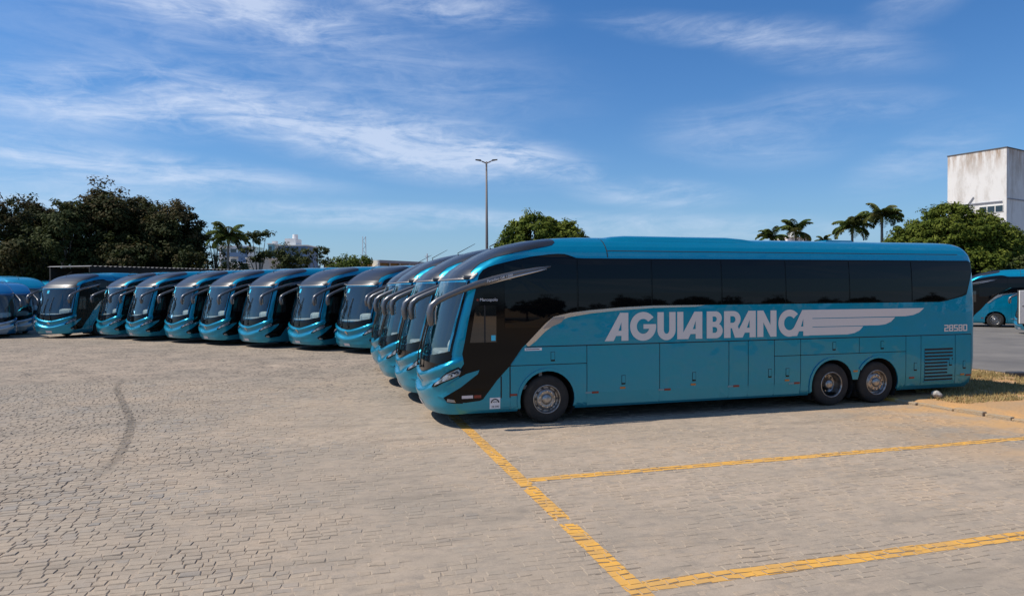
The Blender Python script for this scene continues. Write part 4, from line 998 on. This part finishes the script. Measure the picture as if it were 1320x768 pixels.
def trunk(parent,h,r,limbs,mat='bark',lean=(0,0),r1=None):
    """tapered stem with limbs: (start fraction, end point)"""
    P=[(lean[0]*t*t+.05*math.sin(5*t),lean[1]*t*t+.05*math.cos(4*t)-.05,h*t) for t in np.linspace(0,1,8)]
    V,F=tube(P,[r*(1-.55*t)*(1.35 if t==0 else 1) for t in np.linspace(0,1,8)],9)
    for f0,e in limbs:
        i=min(6,int(f0*7)); s=Vector(P[i]); e=Vector(e); m=s.lerp(e,.5)+Vector((0,0,.10*(e-s).length))
        v2,f2=tube([s,s.lerp(m,.55),m,e],[r*.5,r*.42,r*.32,r*.10],7); b=len(V); V+=v2; F+=[tuple(b+k for k in f) for f in f2]
    return mesh_obj('trunk',V,F,mat,parent,True)
def at(px,d): 
    x,y=W(px,d); return x,y
def zpx(px,py,d): return 2.8+(372.2-.005*(px-660)-py)/880*d
TR=random.Random(21)
def tree(px,d,top,half,label,mat,base_frac=.30,nclump=230,nleaf=46,leaf=.16,clump=.75,lobes=None,group=None,seed=0,tt=0.,name='tree',squash=1.):
    x,y=at(px,d); H=zpx(px,top,d); r=random.Random(seed)
    t=empty(name,(x,y,-.02),0 if lobes else r.uniform(0,6)); tag(t,label,'tree',group)
    if lobes is None:
        b=H*base_frac; lobes=[(0,0,(H+b)/2,half*.8,half*.8,(H-b)/2*.92)]
        for i in range(7):
            a=r.uniform(0,6.28); k=r.uniform(.35,.75)*half; zz_=b+(H-b)*r.uniform(.2,.8); rr=half*r.uniform(.32,.5); lobes.append((k*math.cos(a),k*math.sin(a),zz_,rr,rr,rr*.9*squash))
    limbs=[(r.uniform(.45,.95),(l[0]*.8,l[1]*.8,l[2])) for l in lobes]
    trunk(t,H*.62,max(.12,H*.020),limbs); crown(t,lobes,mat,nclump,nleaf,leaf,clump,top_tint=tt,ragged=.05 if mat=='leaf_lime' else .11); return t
FG='trees behind the shed'
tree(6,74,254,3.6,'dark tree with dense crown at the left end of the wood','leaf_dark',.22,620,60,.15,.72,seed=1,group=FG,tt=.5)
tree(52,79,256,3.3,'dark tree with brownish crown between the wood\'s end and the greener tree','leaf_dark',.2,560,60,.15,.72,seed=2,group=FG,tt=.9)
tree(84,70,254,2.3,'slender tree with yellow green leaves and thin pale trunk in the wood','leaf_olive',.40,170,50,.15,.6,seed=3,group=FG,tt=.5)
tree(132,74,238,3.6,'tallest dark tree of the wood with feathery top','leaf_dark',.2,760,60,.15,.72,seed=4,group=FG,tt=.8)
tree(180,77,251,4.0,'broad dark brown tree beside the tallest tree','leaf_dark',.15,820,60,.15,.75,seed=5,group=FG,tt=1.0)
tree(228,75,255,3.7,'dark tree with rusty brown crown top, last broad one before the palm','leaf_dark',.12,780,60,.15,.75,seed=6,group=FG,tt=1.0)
tree(112,70,318,1.9,'low dull green bushy tree under the tallest tree','leaf_olive',.1,90,40,.16,.6,seed=7,group=FG)
tree(30,70,300,2.6,'low dark tree filling in front of the wood','leaf_dark',.1,170,40,.17,.7,seed=17,group=FG)
tree(160,70,305,3.0,'low dark bushy tree behind the shed roof','leaf_dark',.1,200,40,.17,.7,seed=18,group=FG)
tree(245,70,312,2.2,'low dark tree beside the palm behind the shed','leaf_dark',.1,130,40,.17,.7,seed=19,group=FG)
tree(278,78,290,1.7,'thin open tree with sparse twigs next to the palm','leaf_olive',.45,30,26,.14,.5,seed=8,group=FG)
tree(308,72,326,1.4,'small green tree below the palm','leaf_olive',.2,50,36,.15,.55,seed=20,group=FG)
# umbrella shaped tree
def umbrella(px,d,top,label,spec,seed):
    x,y=at(px,d); t=empty('umbrella_tree',(x,y,-.02)); tag(t,label,'tree',FG); H=zpx(px,top,d); r=random.Random(seed)
    lobes=[(a*UX,a*UY,H-b,ra,ra*.9,rb) for a,b,ra,rb in spec]
    limbs=[(.35+.5*r.random(),(l[0],l[1],l[2]-.1)) for l in lobes]
    trunk(t,H*.72,.17,limbs,lean=(.4,0)); crown(t,lobes,'leaf_olive',70,34,.13,.42,hollow=.2); return t
umbrella(333,75,297,'open umbrella-shaped tree with flat leaf layers, next to the palm',[(-.6,.45,1.2,.35),(.9,.35,1.0,.3),(-1.3,2.2,.8,.35),(.9,2.6,1.1,.5),(.2,1.1,.7,.25),(-.2,3.2,.9,.35)],31)
tree(372,92,312,2.3,'green roadside tree in front of the far apartment blocks','leaf_olive',.2,130,36,.16,.6,seed=9,group=FG)
tree(388,96,326,1.8,'small dull tree between the far apartment blocks and the layered tree','leaf_olive',.2,70,36,.16,.6,seed=22,group=FG)
umbrella(408,88,318,'layered tree with open branches left of the round bush tree',[(-.8,.6,1.2,.5),(.9,.5,1.1,.45),(-1.4,2.0,1.0,.5),(1.3,1.9,1.0,.5),(.1,1.4,1.0,.4),(0,3.2,1.6,.6)],33)
tree(452,86,327,2.6,'round bushy green tree beside the brown warehouse','leaf_green',.12,210,42,.15,.65,seed=10,group=FG,lobes=[(-1.2*UX,-1.2*UY,zpx(452,328,86)-1.5,1.5,1.5,1.2),(1.1*UX,1.1*UY,zpx(452,326,86)-1.5,1.5,1.5,1.3),(0,0,3.6,2.6,2.2,2.2)])
# big rounded trees behind the lettered coach
x,y=at(699,45); H=zpx(699,273,45)
tree(699,45,273,3.1,'rounded dense green tree rising behind the roof of the lettered coach','leaf_lime',.2,1300,64,.095,.36,seed=12,name='mango_tree',
  lobes=[(-.5*UX,-.5*UY,H-2.2,2.3,2.3,2.1),(1.3*UX,1.3*UY,H-2.5,2.0,2.0,1.8),(-1.8*UX,-1.8*UY,H-3.0,1.35,1.5,1.5),(2.5*UX,2.5*UY,H-3.2,1.15,1.3,1.3),(0.1,0,H-4.2,3.1,2.6,2.2)])
H=zpx(1235,264,60)
t=tree(1240,60,264,7.0,'large domed green tree in front of the white tower','leaf_lime',.1,3600,64,.115,.48,seed=13,name='mango_tree',
  lobes=[(a_*UX,a_*UY,H-b_,ra,ra*.95,rb) for a_,b_,ra,rb in ((-1.0,3.0,3.6,3.0),(-3.4,3.9,3.0,2.6),(1.6,3.5,3.2,2.6),(-5.2,5.3,2.1,2.2),(4.2,4.8,2.9,2.3),(6.6,5.6,2.8,2.3),(-1,6.8,6.2,3.4),(4.5,7.4,4.6,3.2))])
tree(1308,57,318,2.6,'darker tree at the foot of the white tower','leaf_olive',.05,260,46,.13,.6,seed=14)
tree(1275,52,345,1.7,'grey green shrub behind the coach on the asphalt','leaf_olive',.02,120,40,.11,.45,seed=15,name='shrub')
def palm(px,d,top,rad,label,seed,nf=22,group='palms'):
    """top: picture height of the highest frond"""
    x,y=at(px,d); H=zpx(px,top,d)-rad*.80; r=random.Random(seed); t=empty('palm_tree',(x,y,-.02),r.uniform(0,6)); tag(t,label,'palm',group)
    P=[(.10*math.sin(3*q),.06*math.cos(2*q),H*q) for q in np.linspace(0,1,9)]; V,F=tube(P,[.15+.04*math.sin(3.1*q)-.05*q for q in np.linspace(0,1,9)],9); mesh_obj('trunk',V,F,'palm_bark',t,True)
    V,F=tube([(P[-1][0],P[-1][1],H-.05),(P[-1][0],P[-1][1],H+.35),(P[-1][0],P[-1][1],H+.85)],[.16,.15,.06],9); mesh_obj('crown_shaft',V,F,'leaf_palm_shaft',t,True)
    for k in range(nf):
        a=2*math.pi*k/nf*2.4+r.uniform(-.2,.2); el=r.choice([1.25,1.0,.7,.45,.15,-.15]); L=rad*r.uniform(.9,1.15); V=[];F=[]; pts=[]
        for i in range(10):
            q=i/9; ang=el-1.55*q*q; 
            if i==0: p=Vector((0,0,0))
            else: p=pts[-1]+Vector((math.cos(ang),0,math.sin(ang)))*(L/9)
            pts.append(p)
        for i in range(9):
            w=.05*(1-i/9)+.01; p,q=pts[i],pts[i+1]; b=len(V); V+=[(p.x,-w,p.z),(q.x,-w,q.z),(q.x,w,q.z),(p.x,w,p.z)]; F.append((b,b+1,b+2,b+3))
            for u in (0,.33,.66):
                s=p.lerp(q,u); f=(i+u)/9
                if f<.10: continue
                ll=rad*.30*math.sin(math.pi*(.12+.85*f))**.7
                for sd_ in (-1,1):
                    dr=r.uniform(-.35,.05); tip=Vector((s.x+ll*.45,sd_*ll*.85,s.z+ll*dr-.35*ll)); b=len(V); wv=.085
                    V+=[(s.x-wv,0,s.z),(s.x+wv,0,s.z+.01),((s.x+tip.x)/2+wv,tip.y*.55,(s.z*.6+tip.z*.4)+.02),tuple(tip),((s.x+tip.x)/2-wv,tip.y*.5,(s.z*.6+tip.z*.4))]; F.append((b,b+1,b+2,b+3,b+4))
        o=mesh_obj('frond',V,F,'leaf_palm',t); o.location=(P[-1][0],P[-1][1],H+.7); o.rotation_euler=(0,0,a)
        ta_=o.data.attributes.new('tint','FLOAT','FACE'); tv=r.random(); ta_.data.foreach_set('value',[min(1,max(0,tv+r.uniform(-.15,.15))) for _ in F])
    return t
pbr('leaf_palm_shaft',(.16,.17,.06),rough=.6)
palm(295,71,291,2.3,'tall palm with pale trunk at the end of the dark wood',41,24)
palm(1137,66,264,2.1,'tallest palm beside the large domed tree',42)
palm(1098,68,277,2.2,'palm with drooping dead frond next to the tallest palm',43)
palm(1026,74,286,2.1,'palm in front of the small white far building',44)
palm(995,78,297,1.8,'lowest palm barely rising over the roof of the lettered coach',45)
palm(1062,90,307,1.3,'tiny palm tip between two palms over the coach roof',46,11)

# ------------------------------------------------------------------ buildings
def plaster(name,c,stain,amt=.5,sc=.5):
    m=pbr(name,c,rough=.9); nt=m.node_tree; b=nt.nodes['Principled BSDF']; N=nt.nodes.new; L=nt.links.new
    tc=N('ShaderNodeTexCoord'); mp=N('ShaderNodeMapping'); mp.inputs['Scale'].default_value=(1,1,.35); L(tc.outputs['Object'],mp.inputs[0])
    n=N('ShaderNodeTexNoise'); n.inputs['Scale'].default_value=sc; n.inputs['Detail'].default_value=9; n.inputs['Roughness'].default_value=.72; L(mp.outputs[0],n.inputs['Vector'])
    mr=N('ShaderNodeMapRange'); mr.inputs[1].default_value=.46; mr.inputs[2].default_value=.72; mr.inputs[4].default_value=amt; L(n.outputs['Fac'],mr.inputs[0])
    mx=N('ShaderNodeMixRGB'); mx.inputs[1].default_value=(*c,1); mx.inputs[2].default_value=(*stain,1); L(mr.outputs[0],mx.inputs[0]); L(mx.outputs[0],b.inputs['Base Color']); return m
tm=plaster('tower_plaster',(.72,.69,.65),(.30,.24,.18),.8,.40)
# rain-stained top of the tower
nt=tm.node_tree; b=nt.nodes['Principled BSDF']; src=b.inputs['Base Color'].links[0].from_socket
tc=nt.nodes.new('ShaderNodeTexCoord'); sp=nt.nodes.new('ShaderNodeSeparateXYZ'); nt.links.new(tc.outputs['Object'],sp.inputs[0]); mr=nt.nodes.new('ShaderNodeMapRange'); mr.inputs[1].default_value=17.8; mr.inputs[2].default_value=21.5; nt.links.new(sp.outputs[2],mr.inputs[0])
mp=nt.nodes.new('ShaderNodeMapping'); mp.inputs['Scale'].default_value=(1.6,1.6,.28); nt.links.new(tc.outputs['Object'],mp.inputs[0]); n=nt.nodes.new('ShaderNodeTexNoise'); n.inputs['Scale'].default_value=.9; n.inputs['Detail'].default_value=9; n.inputs['Roughness'].default_value=.7; nt.links.new(mp.outputs[0],n.inputs['Vector'])
m2=nt.nodes.new('ShaderNodeMapRange'); m2.inputs[1].default_value=.42; m2.inputs[2].default_value=.62; nt.links.new(n.outputs['Fac'],m2.inputs[0]); mu=nt.nodes.new('ShaderNodeMath'); mu.operation='MULTIPLY'; nt.links.new(mr.outputs[0],mu.inputs[0]); nt.links.new(m2.outputs[0],mu.inputs[1])
mx=nt.nodes.new('ShaderNodeMixRGB'); nt.links.new(mu.outputs[0],mx.inputs[0]); nt.links.new(src,mx.inputs[1]); mx.inputs[2].default_value=(.30,.17,.08,1); nt.links.new(mx.outputs[0],b.inputs['Base Color'])
pbr('window_glass',(.02,.03,.04),rough=.05,spec=.8); pbr('roof_edge',(.10,.095,.09),rough=.9); pbr('grey_trim',(.22,.23,.27),rough=.8)
c1=Vector((*at(1297,90),0)); c2=Vector((*at(1221,96.2),0)); ax=(c2-c1); wl_=ax.length; ax.normalize(); ay=Vector((ax.y,-ax.x,0))
if ay.dot(Vector((UX,UY,0)))<0: ay=-ay
tw=empty('tower_building',c1); tw.rotation_euler=(0,0,math.atan2(-ay.y,-ay.x)+math.pi)  # local x runs along the shaded face
lx=ay; ly=ax
sgn=1 if (lx.x*ly.y-lx.y*ly.x)>0 else -1
tag(tw,'tall stained white concrete tower behind the large domed tree','building')
Ht=zpx(1297,191,90)
def twb(name,x0,x1,y0,y1,z0,z1,mat,bev=0.): 
    ya,yb=(y0,y1) if sgn>0 else (-y1,-y0); return box(name,x0,x1,ya,yb,z0,z1,mat,tw,bev)
twb('wall',0,16,0,wl_,0,Ht,'tower_plaster'); twb('roof_edge',-.06,16.1,-.06,wl_+.06,Ht,Ht+.14,'roof_edge')
zl=zpx(1270,260.5,91); twb('ledge',-.14,-.003,.5,wl_-.2,zl-.06,zl+.06,'grey_trim')
for y0,y1,zt,zb in ((.35,3.25,zpx(1280,265,91),zpx(1280,274,91)),(3.9,5.0,zpx(1250,268.5,93),zpx(1250,275,93))):
    npn=3 if y1-y0>2 else 1
    twb('window_frame',-.06,-.004,y0,y1,zb,zt,'sign_white')
    for k in range(npn):
        w=(y1-y0)/npn; twb('window_pane',-.08,-.062,y0+k*w+.06,y0+(k+1)*w-.06,zb+.06,zt-.06,'window_glass')
zs_=zpx(1308,257,91); twb('ledge',.05,16,-.10,-.003,zs_-.05,zs_+.05,'grey_trim')
V=[(-.10,wl_*.60,zl-.5),(-.10,wl_*.47,zl+.75),(-.10,wl_*.49,zl+.75),(-.10,wl_*.63,zl-.5)]
tube_obj('drain_pipe',[(-.10,(wl_*.66)*sgn,zl-.3),(-.10,(wl_*.54)*sgn,zl+.95)],.06,'grey_trim',tw,6)
# small white house far behind the palms
plaster('white_wall',(.74,.73,.72),(.5,.48,.45),.4,.6); plaster('beige_wall',(.50,.46,.40),(.38,.34,.29),.5,.5); plaster('teal_wall',(.22,.42,.46),(.16,.32,.36),.4,.5); plaster('blue_wall',(.12,.20,.32),(.09,.15,.25),.4,.5)
def block(name,px0,px1,top,d,mat,label,depth=9,floors=3,bays=4,wmat='window_glass',cat='building',parapet=True):
    x0,y0=at(px0,d); x1,y1=at(px1,d); H=zpx((px0+px1)/2,top,d); e=empty(name,(x0,y0,0)); w=math.hypot(x1-x0,y1-y0); e.rotation_euler=(0,0,math.atan2(y1-y0,x1-x0)); tag(e,label,cat)
    box('wall',0,w,0,depth,0,H,mat,e)
    if parapet: box('roof',-.15,w+.15,-.15,depth+.15,H,H+.25,'sign_white',e)
    fh=(H-1)/max(floors,1)
    for f in range(floors):
        for b_ in range(bays):
            bw=w/bays; 
            box('window',b_*bw+bw*.2,(b_+1)*bw-bw*.2,-.06,-.004,1+f*fh+fh*.30,1+f*fh+fh*.78,wmat,e)
    return e,w,H
e,w,H=block('apartment_block',283,320,318,165,'white_wall','white and blue apartment block far behind the palm',10,5,3)
for f in range(5): box('balcony',w*.28,w*.98,-1.0,-.08,1+f*(H-1)/5,1+f*(H-1)/5+1.0,'sign_white' if f%2 else 'blue_wall',e)
box('stair_tower',w*.72,w*1.0,-.9,-.07,H*.02,H*.99,'blue_wall',e)
block('low_house',318,347,333.5,120,'beige_wall','plain beige low house behind the umbrella-shaped tree',8,1,0)
block('apartment_block',346,352,315,170,'teal_wall','narrow teal apartment tower behind the umbrella-shaped tree',8,6,1)
e,w,H=block('apartment_block',352,396,317,172,'blue_wall','dark blue and white apartment block with rooftop tank',10,6,5)
box('white_column',w*.0,w*.16,-.5,-.07,0,H+1.2,'white_wall',e); box('rooftop_room',w*.28,w*.60,2,7,H+.25,H+2.0,'white_wall',e)
bm=bmesh.new(); bmesh.ops.create_cone(bm,cap_ends=True,segments=16,radius1=.7,radius2=.65,depth=1.2); bmesh.ops.translate(bm,verts=bm.verts,vec=(w*.50,4.5,H+2.6)); bm_obj('water_tank',bm,'white_wall',e)
e,w,H=block('far_building',1015,1043,307,150,'white_wall','small white far building behind a palm',8,1,3); box('stair_head',w*.35,w*.55,1,4,H+.25,H+1.7,'white_wall',e)
# brown warehouse
plaster('rust_panel',(.20,.12,.045),(.10,.06,.03),.6,.8); plaster('ochre_wall',(.55,.36,.12),(.4,.25,.09),.4,.8)
x0,y0=at(488,88); x1,y1=at(548,96); e=empty('warehouse',(x0,y0,0)); ww=math.hypot(x1-x0,y1-y0)*1.25; e.rotation_euler=(0,0,math.atan2(y1-y0,x1-x0)); tag(e,'brown panelled warehouse with pale posts and ochre end wall','building')
Hw=zpx(500,335.5,89); box('wall',0,ww,0,10,0,Hw-.35,'rust_panel',e); box('roof',-.1,ww+.2,-.3,10.2,Hw-.35,Hw,'grey_trim',e)
for k in range(7): box('post',k*ww/6-.06,k*ww/6+.06,-.25,-.05,0,Hw-.36,'beige_wall',e)
box('end_pillar',-.45,-.12,-.3,.6,0,Hw-.05,'sign_white',e); box('end_wall',-1.3,-.46,.0,6,0,Hw-.9,'ochre_wall',e)
# long open shed behind the angled row
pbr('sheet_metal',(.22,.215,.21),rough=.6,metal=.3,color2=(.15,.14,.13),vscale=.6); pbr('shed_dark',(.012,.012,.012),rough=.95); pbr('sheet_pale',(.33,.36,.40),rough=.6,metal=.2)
A=Vector((*at(112,53.5),0)); B=Vector((*at(486,84.5),0)); L_=(B-A).length; sh=empty('long_shed',A); sh.rotation_euler=(0,0,math.atan2((B-A).y,(B-A).x)); tag(sh,'long low open shed with corrugated roof behind the angled row of coaches','shed')
zr_=4.75; pitch_=.40; n=int(L_/(pitch_/2)); V=[];F=[]
for i in range(n+1):
    x=i*pitch_/2; z=zr_+(.035 if i%2 else -.035)
    V+=[(x,-.45,z),(x,5.5,z+.06)]
for i in range(n): F.append((2*i,2*i+2,2*i+3,2*i+1))
mesh_obj('roof',V,F,'sheet_metal',sh)
box('fascia_beam',0,L_,-.42,-.32,zr_-.52,zr_-.03,'shed_dark',sh); box('back_wall',0,L_,5.0,5.2,0,zr_-.05,'shed_dark',sh)  # back wall near black: the shade under the roof is put into its colour
k=0
for i in range(12):
    x=3.0+i*L_/12*.98; box('post',x-.07,x+.07,-.28,-.12,0,zr_-.06,'sheet_pale',sh)
V=[];F=[];nn=140
for i in range(nn+1):
    x=2.2+i*.12; y=-.0-(.05 if i%2 else 0); V+=[(x,y+.15,2.2),(x,y+.15,zr_-.45)]
for i in range(nn): F.append((2*i,2*i+2,2*i+3,2*i+1))
mesh_obj('corrugated_wall',V,F,'sheet_pale',sh)
# lamp mast with four arms
pbr('pole_steel',(.16,.14,.135),rough=.7,metal=.3)
x,y=at(628,60); lm=empty('lamp_mast',(x,y,0),R(-15.7)); Hm=zpx(628,209,60); tag(lm,'tall lamp mast with four arms behind the coaches','lamp')
tube_obj('pole',[(0,0,0),(0,0,Hm*.5),(0,0,Hm)],[.15,.12,.075],'pole_steel',lm,12)
for a,up in ((20,.18),(160,.18),(200,.05),(340,.05)):
    ca,sa=math.cos(R(a)),math.sin(R(a)); arm=tube_obj('lamp_arm',[(0,0,Hm-.15),(.35*ca,.35*sa,Hm),(.62*ca,.62*sa,Hm+up)],[.05,.04,.035],'pole_steel',lm,6)
    V,F=boxv(-.05,.42,-.09,.09,-.03,.04); o=mesh_obj('lamp_head',V,F,'steel_dark',lm); o.location=(.58*ca,.58*sa,Hm+up); o.rotation_euler=(0,-.12,R(a))
# lattice radio mast far away
x,y=at(470,210); rm=empty('radio_mast',(x,y,0)); tag(rm,'thin lattice radio mast far behind the round bushy tree','mast'); Hr=zpx(470,305,210)
for cx_,cy_ in ((-.45,-.45),(.45,-.45),(.45,.45),(-.45,.45)): tube_obj('mast_leg',[(cx_*1.3,cy_*1.3,0),(cx_,cy_,Hr)],.07,'grey_trim',rm,5)
for i in range(14):
    z0_=i*Hr/14; z1_=(i+1)*Hr/14; s_=1 if i%2 else -1; tube_obj('mast_brace',[(-.5*s_,-.5,z0_),(.5*s_,-.5,z1_)],.05,'grey_trim',rm,4)
x,y=at(551,150); um=empty('utility_pole',(x,y,0)); tag(um,'distant utility pole with cross-arm above the coach roofs','pole'); Hu=zpx(551,327,150); tube_obj('pole',[(0,0,0),(0,0,Hu)],.14,'grey_trim',um,6); tube_obj('cross_arm',[(-.5*UX,-.5*UY,Hu-.6),(.5*UX,.5*UY,Hu-.6)],.07,'grey_trim',um,5)

# ------------------------------------------------------------------ trees on the other side of the yard (mirrored in the coach windows)
protos=[o for o in col.objects if o.type=='EMPTY' and o.name.split('.')[0]=='tree' and 'dark' in o.get('label','')]
for i in range(52):
    c=copy_tree(protos[i%4]); c.location=(-12+i*2.15+TR.uniform(-1.2,1.2),-47+TR.uniform(-5,5),-.02); c.rotation_euler=(0,0,TR.uniform(0,6)); k=TR.uniform(.22,.32); c.scale=(k*1.9,k*1.9,k)
    tag(c,'low tree on the opposite side of the yard, seen only mirrored in the coach windows','tree','trees across the yard')
